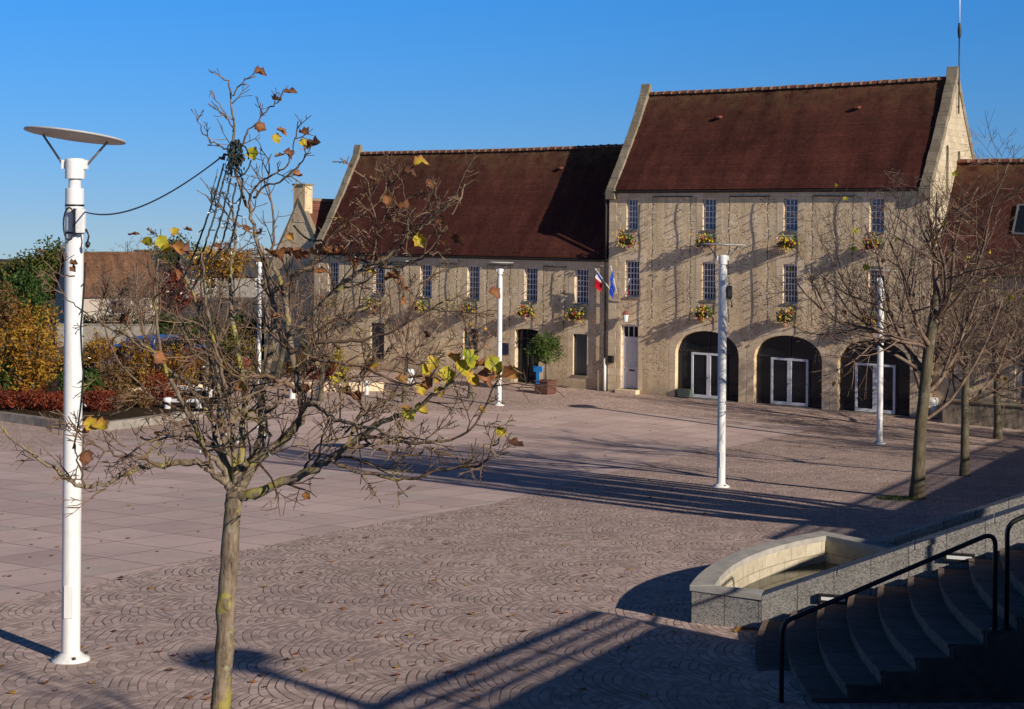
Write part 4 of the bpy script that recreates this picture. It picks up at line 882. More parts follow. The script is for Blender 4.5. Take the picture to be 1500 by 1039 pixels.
# top leader
limb([(396,510),(400,470),(398,430),(388,390),(372,330),(362,300),(352,272),(345,245),(342,192),(338,140),(334,120),(322,111)],.020,.0045,.2,.4,None,9,.30,1)
limb([(342,192),(334,178),(327,162),(316,145),(310,133)],.006,.003,.1,.2,None,2,.15,1)
limb([(340,140),(348,128),(358,119),(375,112)],.006,.003,.1,.2,None,2,.12,1)
limb([(352,220),(361,196),(379,177),(395,160),(404,152),(412,143)],.008,.003,.0,.2,None,5,.18,1)
limb([(340,222),(328,217),(318,213),(301,199),(290,178),(280,160)],.007,.003,.3,.2,None,3,.15,1)
limb([(365,310),(368,290),(378,270),(393,259),(414,247),(428,224),(434,199),(436,178)],.010,.003,-.2,.2,None,6,.25,1)
limb([(372,290),(390,272),(416,262),(439,240),(446,228),(456,223)],.009,.003,-.3,.2,None,5,.22,1)
limb([(372,335),(350,330),(328,310),(312,300),(300,285)],.009,.004,.0,.2,None,5,.3,1)
limb([(388,390),(400,352),(400,310),(392,268),(396,230)],.011,.004,.4,.3,None,7,.35,1)
# g: right rising limbs
limb([(416,430),(417,420),(436,402),(455,388),(472,364),(487,343),(505,330),(520,320),(545,305),(560,290),(566,268)],.017,.005,-.5,-.2,None,9,.45)
limb([(425,490),(450,470),(478,440),(505,415),(530,395),(560,380),(590,358),(610,341),(632,322),(650,307),(668,290),(681,270)],.020,.004,-.9,-.2,None,10,.5)
limb([(530,395),(560,392),(590,390),(618,378),(632,366),(643,357)],.010,.004,-.9,-.5,None,6,.4)
limb([(545,388),(552,350),(548,315),(540,285),(534,255)],.009,.003,-.4,-.5,None,6,.35)
limb([(596,352),(598,318),(592,290),(588,262)],.008,.003,-.9,-.65,None,4,.28)
limb([(610,341),(625,325),(640,300),(636,285)],.007,.003,-1.0,-.7,None,4,.2)
limb([(440,575),(470,560),(505,555),(545,545),(590,520),(625,500),(650,470)],.015,.004,.7,-.1,None,10,.55)
limb([(433,545),(455,530),(490,530),(540,540),(580,560),(620,560),(645,535)],.014,.004,-1.0,-.15,None,9,.5)
limb([(470,470),(500,460),(540,450),(580,430),(610,420),(640,400)],.011,.004,.5,-.2,None,8,.45)
limb([(400,640),(380,620),(350,610),(320,600),(280,610),(250,625)],.010,.004,-1.0,.1,None,7,.45)
limb([(383,610),(410,590),(425,560),(455,550),(480,525),(500,490),(510,450)],.014,.004,.9,.3,None,10,.5)
limb([(505,655),(520,620),(530,590),(525,560),(540,530)],.010,.004,-.2,-.5,None,8,.45)
limb([(445,692),(452,670),(470,650),(500,640),(530,610),(560,590)],.010,.004,.3,-.15,None,8,.45)
trunk.build('trunk',K['bark'],ft); tw_.build('crown',K['twig'],ft)
lf=MB(); Z0=Vector((0,0,-1))
LV=[(377,111,30,.8),(404,152,26,.75),(420,141,32,.8),(380,187,26,.75),(405,203,26,.3),(410,196,26,.6),(444,200,30,.75),(374,222,34,.15),(420,228,26,.78),(408,236,26,.55),(443,213,30,.3),(456,223,40,.8),(433,262,24,.6),(545,268,28,.68),(612,246,30,.4),(597,258,26,.95),(632,272,26,.8),(588,312,32,.75),(678,282,16,.8),(648,325,22,.7),(615,350,34,.28),(650,358,26,.6),(666,352,32,.9),(392,372,32,.72),(402,378,34,.7),(414,372,30,.75),(428,374,36,.68),(440,380,32,.7),(455,374,26,.62),(465,370,28,.7),(496,378,36,.72),(512,384,34,.66),(540,386,34,.62),(552,390,30,.72),(570,415,36,.64),(586,422,30,.58),(540,400,26,.4),(507,556,42,.22),(545,542,30,.38),(500,580,30,.72),(520,583,34,.74),(585,560,30,.5),(222,352,30,.2),(234,356,32,.15),(246,362,30,.3),(258,366,34,.55),(266,372,32,.85),(263,340,22,.35),(274,342,20,.7),(193,350,24,.72),(258,402,26,.72),(130,622,36,.35),(146,628,38,.4),(122,640,30,.5),(318,364,18,.9),(106,392,20,.85),(110,396,18,.8),(732,634,28,.28),(752,652,34,.95),(598,606,34,.12),(612,603,34,.35),(590,604,28,.4),(706,603,18,.4),(404,470,22,.7),(604,560,30,.7),(628,540,32,.25),(640,530,36,.3),(636,556,30,.42),(652,546,36,.18),(660,528,34,.45),(668,552,40,.2),(676,536,42,.22),(684,520,48,.03),(690,556,36,.35),(696,540,36,.62),(704,556,38,.72),(712,548,30,.8),(718,534,40,.1),(726,540,40,.62),(736,536,36,.2),(742,552,32,.72),(752,548,30,.5),(646,572,28,.3),(624,562,30,.7),(618,568,32,.34),(478,372,24,.7),(384,348,22,.66),(360,340,20,.72),(346,216,22,.85),(338,232,26,.88),(350,236,24,.85),(330,236,20,.8),(722,430,28,.75),(230,640,18,.6),(425,350,20,.5),(466,404,26,.66)]
for (x,y,s,v) in LV:
    dy=-.6 if x>560 else (.2 if y<280 else -.3); a=rg.uniform(-.9,.9)
    green=v<.36
    dr=Vector((math.sin(a)*.8+.3,rg.uniform(-.35,.35),-math.cos(a)*.6)) if green else Vector((rg.uniform(.35,1),rg.uniform(-.7,.5),rg.uniform(-.75,.15)))
    nr=Vector((rg.gauss(0,.5),-1,rg.uniform(-.3,1.2))) if green else Vector((rg.gauss(0,.6),rg.uniform(-.8,.3),rg.uniform(.5,1.2)))
    leaf(lf,at(x-4,y-5,FY+dy),rg,s/220.0*(.62 if green else .70),v,dr,.9 if green else 1.05,nr)
for _ in range(14):
    p,d=rg.choice(ftips); leaf(lf,p,rg,rg.uniform(.06,.11),rg.uniform(.5,.95))
lf.build('leaves',LEAF,ft)
# festive light cable and strings in the foreground tree
def sag(a,b,s,n=20): return [a.lerp(b,k/n)-Vector((0,0,s*4*(k/n)*(1-k/n))) for k in range(n+1)]
A=lp+Vector((.16,-.14,5.55)); B=at(322,232,FY+.1)
t=thing('supply_cable','dark cable sagging from the nearest lamp post to the treetop','cable',A); m=MB(); m.tube(sag(A,B,.16,28),[.010-.0045*k/28 for k in range(29)],6); m.build('cable',K['cable'],t)
t=thing('cable_bundle','tangled bundle of dark light strings tied in the treetop','light strings',at(345,235,FY+.1)); m=MB()
for k in range(15):
    c=at(345+rg.uniform(-8,10),232+rg.uniform(-14,14),FY+.1+rg.uniform(-.06,.06)); ax=rg.uniform(0,3.14); rr=rg.uniform(.03,.12); w=rg.uniform(.15,.7); tl=rg.uniform(-.5,.5)
    m.tube([c+Vector((rg.uniform(-.012,.012),0,rg.uniform(-.012,.012)))+Vector((math.cos(ax)*rr*w*math.cos(q)+tl*.05*math.sin(q),math.sin(ax)*rr*w*math.cos(q),rr*math.sin(q))) for q in [6.283*j/12 for j in range(13)]],.0055,5)
m.build('cable_loops',K['cable'],t); ml=MB()
for k in range(14): ml.blob(at(345+rg.uniform(-12,14),240+rg.uniform(-20,24),FY+rg.uniform(-.05,.2)),(.006,.006,.014),rg,1,.05)
ml.build('bulb',K['cable'],t)
def light_string(pts,lab,grp,every=.13,dy=None):
    t=thing('light_string',lab,'light string',pts[0],0,grp); m=MB(); m.tube(pts,.0065,5); b=MB(); dacc=0
    for i in range(1,len(pts)):
        dacc+=(pts[i]-pts[i-1]).length
        if dacc>every:
            dacc=0; d=Vector((rg.uniform(-1,1),rg.uniform(-1,1),rg.uniform(-1,.1))).normalized(); m.tube([pts[i],pts[i]+d*.045],.0045,4); b.tube([pts[i]+d*.042,pts[i]+d*.065],.004,4)
    m.build('wire',K['cable'],t); b.build('bulb',K['bulb'],t)
tops=[(328,240),(331,250),(338,262),(346,268),(356,262)]; ends=[(244,452),(262,446),(281,424),(303,402),(330,370)]
labs=['leftmost light string hanging from the treetop bundle','second light string from the left below the treetop bundle','middle light string below the treetop bundle','fourth light string from the left below the treetop bundle','rightmost short light string below the treetop bundle']
for (a,b,lab) in zip(tops,ends,labs):
    p=sag(at(*a,FY+.1),at(*b,FY+rg.uniform(-.5,.5)),.10,34); p=[q+Vector((rg.uniform(-.003,.003),0,rg.uniform(-.003,.003))) for q in p]; light_string(p,lab,'light strings hanging in the foreground tree')
ex=[((125,385),(118,480),(122,545),(116,610),(105,660)),((300,470),(310,540),(330,600),(345,640)),((430,160+170),(470,352),(520,372),(560,380),(615,378)),((370,560),(390,610),(395,640),(385,660)),((205,640),(240,630),(280,640),(330,650),(400,600))]
el=['light string trailing down beside the nearest lamp post','light string wound through the left limbs of the foreground tree','light string crossing in front of the dark red roof','short light string at the fork of the foreground tree','light string across the lower limbs of the foreground tree']
for e,lab in zip(ex,el):
    p=[]; 
    for a,b in zip(e[:-1],e[1:]): p+=sag(at(*a,FY-.2),at(*b,FY-.2),.04,8)[:-1]
    light_string(p,lab,'light strings hanging in the foreground tree')

# ------------------------------------------------------------------ facade light garlands, flower baskets, flags
def garland(s0,s1,ztop,zbot,lab,y0=0.0,vee=False):
    t=thing('facade_garland',lab,'light garland',fac(s0,y0,ztop),-TH,'light garlands hanging on the facades',world=False); L=s1-s0; m=MB(); b=MB()
    for dz in (0,): m.tube([(-.0,-.10,dz)]+[(L*k/10,-.10-.01*(k%2),dz-.05*math.sin(math.pi*k/10)*0+rng.uniform(-.02,.02)) for k in range(1,10)]+[(L,-.10,dz)],.022,5)
    for x in (0,L): m.tube([(x,0,0),(x,-.2,0)],.025,5)
    for x in (0,L):
        h=ztop-zbot; n=int(h/.36); ph=rng.uniform(0,.2); pts=[(x+.03*math.sin(k*1.3+x),-.2-.012*math.sin(k*.9),-h*k/n) for k in range(n+1)]
        m.tube(pts,.016,5)
        for k in range(1,n+1):
            px,py,pz=pts[k]; l=rng.uniform(.05,.11); sg=-1 if k%2 else 1
            m.tube([(px,py,pz),(px+sg*.03,py-l,pz-.01)],.02,4); m.tube([(px,py,pz),(px-sg*.03,py+min(.17,l*.9),pz+.01)],.02,4)
            b.blob((px+sg*.035,py-l-.02,pz-.015),(.026,.026,.03),rng,1,.02)
    m.build('wire',K['cable'],t); b.build('bulb',K['bulb'],t)
for i,(a,b) in enumerate([(2.6,4.7),(6.75,8.75),(10.95,12.9)]): garland(a,b,9.62,3.7,['icicle garland between the first and second upper windows of the tall block','icicle garland between the second and third upper windows of the tall block','icicle garland between the third and fourth upper windows of the tall block'][i])
for i,(a,b) in enumerate([(-17.6,-16.2),(-14.2,-12.8),(-10.7,-9.5),(-7.5,-6.0),(-3.9,-2.6)]): garland(a,b,6.1,2.9,['icicle garland at the far left end of the wing','icicle garland left of the third window of the wing','icicle garland left of the fourth window of the wing','icicle garland above the wing wall plaque','icicle garland between the last two windows of the wing'][i],.12)
LG_=m_leaf('basket greens',[(0,(.04,.09,.02)),(1,(.12,.20,.05))],.2); FL=m_leaf('basket flowers',[(0,(.60,.42,.02)),(.5,(.68,.50,.03)),(.55,(.42,.05,.02)),(.85,(.30,.04,.03)),(.9,(.75,.6,.6)),(1,(.6,.3,.4))],.15)
def basket(s,z,lab,y0=0.0,seed=0):
    rg=random.Random(seed); t=thing('flower_basket',lab,'flower basket',fac(s,y0,z),-TH,'flower baskets below the upper windows',world=False)
    m=MB(); m.prism([(-.38,-.60,.0),(.38,-.60,.0),(.32,-.56,-.22),(-.32,-.56,-.22)],(0,.42,0)); m.build('trough',K['dark_metal'],t)
    m=MB(); 
    for x in (-.25,.25): m.tube([(x,0,-.05),(x,-.56,-.235)],.016,5); m.tube([(x,0,-.5),(x,-.5,-.24)],.014,5)
    m.build('bracket',K['black'],t)
    gr=MB(); fl=MB()
    for k in range(230):
        a=rg.uniform(0,6.28); rr=abs(rg.gauss(0,.6)); q3=[max(-1.7,min(1.7,rg.gauss(0,1))) for _ in range(3)]; p=Vector((q3[0]*.25,-.42+q3[1]*.14,.04+q3[2]*.16))
        d=Vector((rg.gauss(0,1),rg.gauss(0,1)-.4,rg.gauss(0,1))).normalized(); x=d.orthogonal().normalized(); y=d.cross(x); sz=rg.uniform(.04,.09)
        gr.add([p-x*sz*.5,p+y*sz,p+x*sz*.5,p-y*sz],[(0,1,2,3)],rg.uniform(.01,.99))
    for k in range(46):
        left=rg.random(); p=Vector((rg.gauss(0,.25),-.60+rg.gauss(0,.1),.0+rg.gauss(0,.18))); v=rg.choice([.1,.2,.3,.4,.1,.2,.6,.7,.8,.62,.95]); sz=rg.uniform(.065,.11)
        for j in range(5):
            d=Vector((math.cos(j*1.257),-.5+rg.uniform(-.2,.2),math.sin(j*1.257))); q=p+d*sz*.5; x=d.orthogonal().normalized()*sz*.45; y=d.cross(x).normalized()*sz*.45
            fl.add([q-x,q+y,q+x,q-y],[(0,1,2,3)],v)
    gr.build('greens',LG_,t); fl.build('flowers',FL,t)
bl=[(1.3,7.5,'first upper row basket, above the flags'),(5.6,7.5,'second upper row basket, left of the lamp top'),(9.8,7.5,'third upper row basket of the tall block'),(13.95,7.5,'fourth upper row basket behind branches of the tall block'),(5.55,4.15,'lower row basket above the first archway'),(9.77,4.15,'lower row basket above the second archway'),(13.9,4.2,'lower row basket above the third archway')]
for i,(s,z,l) in enumerate(bl): basket(s,z,'red and yellow '+l,0,100+i)
bl=[(-18.6,3.75,'far left window of the wing'),(-15.2,3.75,'second window of the wing'),(-11.8,3.75,'third window of the wing'),(-8.55,3.75,'fourth window of the wing'),(-4.82,3.75,'window above the dark entrance'),(-1.7,3.75,'wing window next to the tall block')]
for i,(s,z,l) in enumerate(bl): basket(s,z,'red and yellow flower basket below the '+l,.12,200+i)
def m_flag(name,stops):
    m=M(name,rough=.8,spec=.1); c=m.ramp(m.attr(),stops,'CONSTANT'); m.col(m.mix(.4,c,m.ramp(m.noise(6,3),[(.3,(.75,.75,.75)),(.7,(1.05,1.05,1.05))]),'MULTIPLY')); return m.m
def flag(base,tip,lab,mat,w,h,stars=False):
    t=thing('flag',lab,'flag',fac(*base),-TH,'flags on the tall block',world=False); d=Vector(tip)-Vector(base)
    m=MB(); m.tube([(0,0,0),d],.022,6); m.blob(d,(.045,.045,.05),rng,1,.02); m.build('pole',K['frame'],t)
    n=10; k=16; vs=[];rr=[];fs=[]
    a=d*.97; b=d*(.97-h/d.length)
    for i in range(n+1):
        for j in range(k+1):
            u=i/n; v=j/k; p=a.lerp(b,u); drop=Vector((.10*math.sin(v*2.4)*w*.5-.12*w*v*(1-u), .10*math.sin(9*v+3*u)*w*.35, -w*v*(.98-.10*u)))
            vs.append(p+drop+Vector((.03*math.sin(12*v+2*u),0,0))); rr.append(min(.998,max(.002,v)))
    for i in range(n):
        for j in range(k): fs.append((i*(k+1)+j,(i+1)*(k+1)+j,(i+1)*(k+1)+j+1,i*(k+1)+j+1))
    m=MB(); m.add(vs,fs,rr,True); o=m.build('cloth',mat,t)
    if stars:
        s=MB()
        for q in range(12):
            ang=q*math.pi/6; i=min(n-1,max(0,int(n*(.5+.32*math.cos(ang))))); j=min(k-1,max(0,int(k*(.5+.3*math.sin(ang))))); c=Vector(vs[i*(k+1)+j])+Vector((0,-.03,0)); pts=[]
            for e in range(10):
                rr_=.030 if e%2==0 else .013; pts.append(c+Vector((rr_*math.sin(e*math.pi/5),0,rr_*math.cos(e*math.pi/5))))
            s.face([pts])
        s.build('star_ring',m_plain('flag star yellow',(.8,.6,.05),.8,.05),o)
    return t
flag((.55,-.1,4.6),(-.40,-.6,6.05),'french tricolour of blue, white and red hanging from the left angled pole',m_flag('tricolour',[(0,(.02,.05,.28)),(.22,(.75,.75,.76)),(.44,(.60,.012,.03))]),.85,.42)
flag((.62,-.1,4.6),(.50,-.62,6.2),'blue european flag with a ring of yellow stars on the middle pole',m_flag('european blue',[(0,(.008,.045,.36)),(.99,(.008,.045,.36))]),1.25,.5,True)
flag((.95,-.1,4.6),(1.55,-.6,5.6),'red and white flag drooping on the right hand pole',m_flag('red and white',[(0,(.72,.72,.74)),(.45,(.5,.02,.05)),(.99,(.5,.02,.05))]),.75,.45)

# ------------------------------------------------------------------ street furniture
def bin_(px,py,lab):
    t=thing('litter_bin',lab,'litter bin',gp(px,py),0,'white litter bins',world=False)
    m=MB(); m.lathe([(.17,.02),(.17,.1),(.235,.1),(.24,.14)]+[q for k in range(7) for q in ((.24,.15+k*.085),(.225,.165+k*.085),(.24,.18+k*.085))]+[(.24,.80),(.2,.86)],(0,0,0),20); m.build('drum',K['white'],t)
    m=MB(); m.lathe([(.205,.862),(.19,.90),(.05,.915)],(0,0,0),20); m.build('lid',K['frame'],t)
    m=MB(); m.lathe([(.18,0),(.18,.03)],(0,0,0),14); m.build('foot',K['dark_metal'],t); return t
b0=bin_(1366.5,613,'white ribbed litter bin at the foot of the tall block, right of the third archway')
dup(b0,gp(600,567),.5,'white ribbed litter bin in front of the low wing, left of the entrance')
pp=gp(799,577); t=thing('potted_tree','round clipped green tree in a brown square tub beside the wing entrance','potted tree',pp,-TH,world=False)
m=MB(); m.prism([(-.38,-.38,.05),(.38,-.38,.05),(.38,.38,.05),(-.38,.38,.05)],(0,0,.55)); m.box(-.42,.42,-.42,.42,.604,.66)
for x in (-.3,.3):
    for y in (-.3,.3): m.box(x-.05,x+.05,y-.05,y+.05,0,.05)
m.build('tub',m_plain('brown painted wood',(.13,.055,.04),.6,.2),t); m=MB(); m.tube([(0,0,.6),(.02,0,1.2),(0,.02,1.8)],[.05,.04,.035],7); m.build('trunk',K['bark_far'],t)
m=MB()
for x,y in ((-.35,-.35),(.35,-.35),(.35,.35),(-.35,.35)): m.tube([(x,y,.66),(0,0,1.7)],.010,4)
m.build('guy_wire',K['grey_metal'],t)
def leaves(mb,c,rad,n,size,rg,clumps=None,vr=(0,1),hollow=.35,lump=.25,flat=0.0):
    c=Vector(c); clumps=clumps or max(8,n//28); cs=[]
    for _ in range(clumps):
        d=Vector((rg.gauss(0,1),rg.gauss(0,1),rg.gauss(0,1))).normalized(); r=hollow+(1-hollow)*rg.random()**.6; r*=1+rg.uniform(-lump,lump*.6)
        cs.append((Vector((d.x*rad[0]*r,d.y*rad[1]*r,d.z*rad[2]*r)),rg.uniform(*vr)))
    for _ in range(n):
        q,v=rg.choice(cs); s=.2+lump*.3; p=c+q+Vector((rg.gauss(0,rad[0]*s*.5),rg.gauss(0,rad[1]*s*.5),rg.gauss(0,rad[2]*s*.5)))
        d=Vector((rg.gauss(0,1),rg.gauss(0,1),rg.gauss(0,1)+flat)).normalized(); x=d.orthogonal().normalized(); x=Matrix.Rotation(rg.uniform(0,6.28),3,d)@x; y=d.cross(x); sz=size*rg.uniform(.6,1.3)
        vv=min(.999,max(.001,v+rg.gauss(0,.13))); mb.add([p-y*sz,p+x*sz*.42+d*sz*.12,p+y*sz,p-x*sz*.42+d*sz*.12],[(0,1,2,3)],vv)
G1=m_leaf('olive green foliage',[(0,(.035,.07,.015)),(.5,(.08,.13,.025)),(1,(.14,.19,.045))])
m=MB(); leaves(m,(0,0,2.2),(.85,.85,.78),2600,.075,random.Random(3),90,hollow=.25); m.build('crown',G1,t)
t=thing('blue_sign','bright blue T-shaped board fixed to the brown tree tub','sign',pp+U*(-.2)-N*.40+Vector((0,0,.5)),-TH,world=False)
m=MB(); m.prism([(-.09,0,.0),(.10,0,.0),(.10,0,.58),(.27,0,.58),(.27,0,.86),(-.24,0,.86),(-.24,0,.58),(-.09,0,.58)],(0,.03,0)); m.build('board',m_plain('bright blue board',(.02,.28,.75),.5,.06),t)
m=MB(); m.tube([(0,.05,0),(0,.05,.8)],.018,5); m.build('stake',K['dark_metal'],t)
# white low barriers: two stout posts and a rail
def barrier(px0,py0,px1,py1,lab):
    a,b=gp(px0,py0),gp(px1,py1); t=thing('low_barrier',lab,'barrier',a,0,'low white barriers')
    for p in (a,b):
        m=MB(); m.lathe([(.15,0),(.15,.5),(.19,.52),(.19,.62),(.16,.68),(.05,.70)],p,16); m.build('post',K['white'],t)
    m=MB(); d=(b-a).normalized(); c=(a+b)/2+Vector((0,0,.56)); m.obox(c,(b-a)/2*1.06,Vector((-d.y,d.x,0))*.09,Vector((0,0,.07))); bevel(m.build('rail',m_plain('pale grey rail',(.5,.5,.53),.5,.1),t),.02)
barrier(245,606,291,606,'low barrier with white posts just right of the red hedge'); barrier(259,586,306,589,'low barrier with white posts before the cream kerb wall'); barrier(428,584,466,586,'low white barrier seen through the foreground branches')
t=thing('bollard','small white ball topped bollard on the paving left of the wing','bollard',gp(537,578),0,world=False); m=MB(); m.lathe([(.1,0),(.09,.35),(.07,.38)],(0,0,0),12); m.build('post',K['white'],t); m=MB(); m.lathe([(.06,.38),(.13,.44),(.15,.52),(.13,.6),(.04,.66)],(0,0,0),14); m.build('ball',K['white'],t)
# kerbs of the planting beds
def kerb(pts,h,w,lab,mat='kerb',name='bed_kerb'):
    P=[gp(*p) for p in pts]; t=thing(name,lab,'kerb',P[0]); m=MB(); Q=[]
    for i in range(len(P)):
        d=(P[min(i+1,len(P)-1)]-P[max(i-1,0)]); d.z=0; d.normalize(); Q.append(Vector((-d.y,d.x,0)))
    vs=[]
    for p,q in zip(P,Q): vs+=[p-Vector((0,0,.1)),p+Vector((0,0,h)),p+q*w+Vector((0,0,h)),p+q*w-Vector((0,0,.1))]
    n=len(P); fs=[(4*i+j,4*i+4+j,4*i+5+j,4*i+1+j) for i in range(n-1) for j in range(3)]+[(0,1,2,3),(4*n-4,4*n-1,4*n-2,4*n-3)]; m.add(vs,fs); recalc(m.build('stone',K[mat],t)); return P
k1=kerb([(-150,610),(-60,612),(0,617),(50,624),(95,631),(150,632),(200,626),(255,618),(300,610)],.34,.35,'curved grey kerb around the red hedge bed')
kerb([(185,583),(240,580),(300,576)],.42,.3,'low cream stone edging wall behind the white barriers','trim','edging_wall'); kerb([(425,574),(490,574),(562,573)],.45,.3,'low cream stone edging wall before the left end of the wing','trim','edging_wall')
bed=[Vector((p.x,p.y+.34,0)) for p in k1]+[Vector((-13,75,0)),Vector((-20,86,0)),Vector((-60,86,0)),Vector((-40,62,0))]
m=MB(); m.face([[(p.x,p.y,.22) for p in bed]]); struct(m.build('bed_soil',K['soil']))

# ------------------------------------------------------------------ shrubs and distant trees
RED=[(0,(.07,.012,.008)),(.5,(.20,.035,.018)),(1,(.34,.075,.03))]; ORA=[(0,(.16,.06,.012)),(.5,(.36,.17,.02)),(1,(.48,.30,.04))]; BRN=[(0,(.07,.035,.015)),(.5,(.17,.085,.03)),(1,(.26,.16,.06))]; GRN=[(0,(.018,.045,.010)),(.5,(.05,.10,.02)),(1,(.11,.16,.035))]; OLV=[(0,(.025,.045,.010)),(.5,(.075,.09,.018)),(1,(.20,.17,.03))]; YEL=[(0,(.16,.12,.015)),(.5,(.34,.25,.03)),(1,(.45,.36,.06))]
LM={k:m_leaf(k+' foliage',v) for k,v in (('red',RED),('orange',ORA),('brown',BRN),('green',GRN),('olive',OLV),('yellow',YEL))}
def shrub(name,label,px,py,Y,rad,col,n,size,seed,zc=None,trunk=False,cat='shrub',group=None,hollow=.35,lump=.3):
    rg=random.Random(seed); p=at(px,py,Y); base=Vector((p.x,p.y,0.0)); t=thing(name,label,cat,base,0,group,world=False); zc=p.z if zc is None else zc
    m=MB(); leaves(m,(0,0,zc),rad,n,size,rg,max(14,n//30),hollow=hollow,lump=lump); m.build('foliage' if not trunk else 'crown',LM[col],t)
    m=MB(); top=max(zc-rad[2]*.2,.3)
    if trunk:
        m.tube([(0,0,0),(.05,.03,top*.5),(0,0,top)],[.14,.11,.07],7)
        for k in range(7):
            a=6.28*k/7; m.tube([(0,0,top*.7),(rad[0]*.4*math.cos(a),rad[1]*.4*math.sin(a),zc+rad[2]*.1),(rad[0]*.7*math.cos(a),rad[1]*.7*math.sin(a),zc+rad[2]*rg.uniform(.2,.6))],[.05,.03,.012],5)
        m.build('trunk',K['bark_far'],t)
    else:
        for k in range(9):
            a=6.28*k/9; m.tube([(.1*math.cos(a),.1*math.sin(a),0),(rad[0]*.35*math.cos(a),rad[1]*.35*math.sin(a),zc),(rad[0]*.6*math.cos(a),rad[1]*.6*math.sin(a),zc+rad[2]*rg.uniform(.3,.9))],[.025,.018,.008],4)
        m.build('stems',K['twig_far'],t)
    return t
HG='red hedge clumps along the bed'
for i,(px,py,Y,rx,lab) in enumerate([(-30,596,63,1.4,'red barberry clump cut by the left edge'),(28,598,63.5,1.2,'bright red barberry clump left of the nearest lamp post'),(78,606,63.5,.9,'dark red barberry clump tucked left of the lamp post'),(142,600,63.5,1.0,'red barberry clump directly right of the lamp post'),(190,598,64.5,1.1,'orange-red barberry clump in mid bed'),(232,598,66,.8,'crimson barberry clump at the right end of the bed')]):
    shrub('barberry_shrub',lab,px,py,Y,(rx*rng.uniform(.8,1.0),.9,rng.uniform(.42,.72)),'red' if i not in (4,) else 'brown',1900,.07,300+i,rng.uniform(.55,.75),group=HG,lump=.5)
shrub('autumn_shrub','tall golden orange leaved shrub left of the nearest lamp post',46,520,68,(1.45,1.3,1.95),'orange',4200,.10,310,2.35,True,'tree')
shrub('autumn_shrub','russet shrub topped with orange leaves at the left edge',2,470,76,(1.0,1.0,2.0),'brown',2400,.11,311,3.0,True,'tree')
shrub('green_tree','narrow bright green tree in front of the distant wood',34,442,92,(1.7,1.6,2.1),'green',3600,.15,312,3.2,True,'tree')
for i,(px,py,Y,r,col,lab) in enumerate([(105,560,66.5,(.55,.5,.6),'green','small green bush just left of the lamp post base'),(128,560,66,(.6,.5,.55),'green','small green bush just right of the lamp post'),(5,545,68,(.6,.6,1.1),'green','dark green bush at the left edge'),(145,515,80,(1.0,.9,1.0),'orange','orange-brown bush below the garden wall'),(165,555,70,(1.1,.9,1.1),'brown','brown bush with dry grasses behind the red hedge'),(235,548,73,(1.1,.9,1.0),'brown','reddish brown bush before the blue van'),(190,525,76,(1.0,.9,1.1),'brown','brown twiggy bush under the pale trunk tree'),(290,548,75,(1.5,1,1.15),'brown','brown bush in front of the red car'),(262,545,74,(1.2,.9,1.2),'orange','orange tinted bush between the van and the red car'),(226,536,71,(1.3,.9,1.35),'orange','straw coloured bush in front of the blue van'),(350,520,80,(1.2,1,1.9),'yellow','yellow leaved bush right of the red car'),(437,545,80,(.8,.8,1.1),'brown','russet bush at the foot of the chimney house'),(470,552,79,(.9,.7,.7),'red','dark red bush before the chimney house'),(495,535,80.5,(.6,.5,.9),'yellow','ochre bush against the wing wall')]):
    shrub('garden_bush',lab,px,py,Y,r,col,1700,.085,330+i)
shrub('red_leaved_tree','dark red leaved small tree behind the bare branches',255,440,110,(1.9,1.6,1.8),'red',2600,.12,345,3.2,True,'tree')
shrub('autumn_tree','distant yellow-brown tree above the grey roofs',322,410,150,(3.2,2.5,2.0),'orange',2600,.2,346,4.1,True,'tree'); shrub('autumn_tree','pale olive tree above the hazy house',262,415,175,(3.5,3,2.4),'olive',2400,.22,347,4.2,True,'tree')
TG='large trees of the distant wood'
for i,(px,py,Y,r,lab) in enumerate([(18,424,165,(3.3,3.2,2.6),'rounded dark green tree at the left of the distant wood'),(52,411,160,(3.4,3.2,3.2),'broad olive tree in the middle of the distant wood'),(84,402,158,(2.8,3.0,3.7),'tallest olive and gold tree of the distant wood'),(110,406,162,(2.2,2.6,3.0),'green-gold tree of the distant wood right of the lamp post'),(-18,433,170,(3.4,3.2,2.2),'dark tree cut by the left edge of the wood')]):
    shrub('wood_tree',lab,px,py,Y,r,'olive',5200,.24,350+i,None,True,'tree',TG,.3,.35)
def hedge(name,label,px0,py0,px1,py1,Y,h,col,dep=1.2,n=5000,seed=1,size=.12):
    a,b=at(px0,py0,Y),at(px1,py1,Y); a.z=b.z=0; t=thing(name,label,'hedge',a,0); rg=random.Random(seed); m=MB()
    for _ in range(n):
        f=rg.random(); p=a.lerp(b,f)+Vector((0,rg.uniform(-dep,dep)*.5,h*rg.random()**.6*(1+.08*math.sin(f*23)+.05*math.sin(f*61)))); d=Vector((rg.gauss(0,1),rg.gauss(0,1)-.3,rg.gauss(0,1))).normalized(); x=d.orthogonal().normalized(); y=d.cross(x); sz=size*rg.uniform(.6,1.3)
        m.add([p-y*sz,p+x*sz*.45,p+y*sz,p-x*sz*.45],[(0,1,2,3)],rg.uniform(.02,.98))
    m.build('foliage',LM[col],t); m=MB(); d=(b-a); m.obox((a+b)/2+Vector((0,.1,h*.42)),d/2,Vector((0,dep*.3,0)),Vector((0,0,h*.42))); m.build('core',K['soil'],t)
hedge('dark_hedge','long dark evergreen hedge behind the parked cars',232,520,420,520,92,2.4,'green',1.4,6000,5)
hedge('clipped_hedge','low bright green hedge along the top of the garden wall',118,485,240,485,101,1.75,'green',1.0,2600,6,.1)
t=thing('garden_wall','grey rendered garden wall below the clipped hedge','wall',at(160,520,98)-Vector((0,0,at(160,520,98).z)))
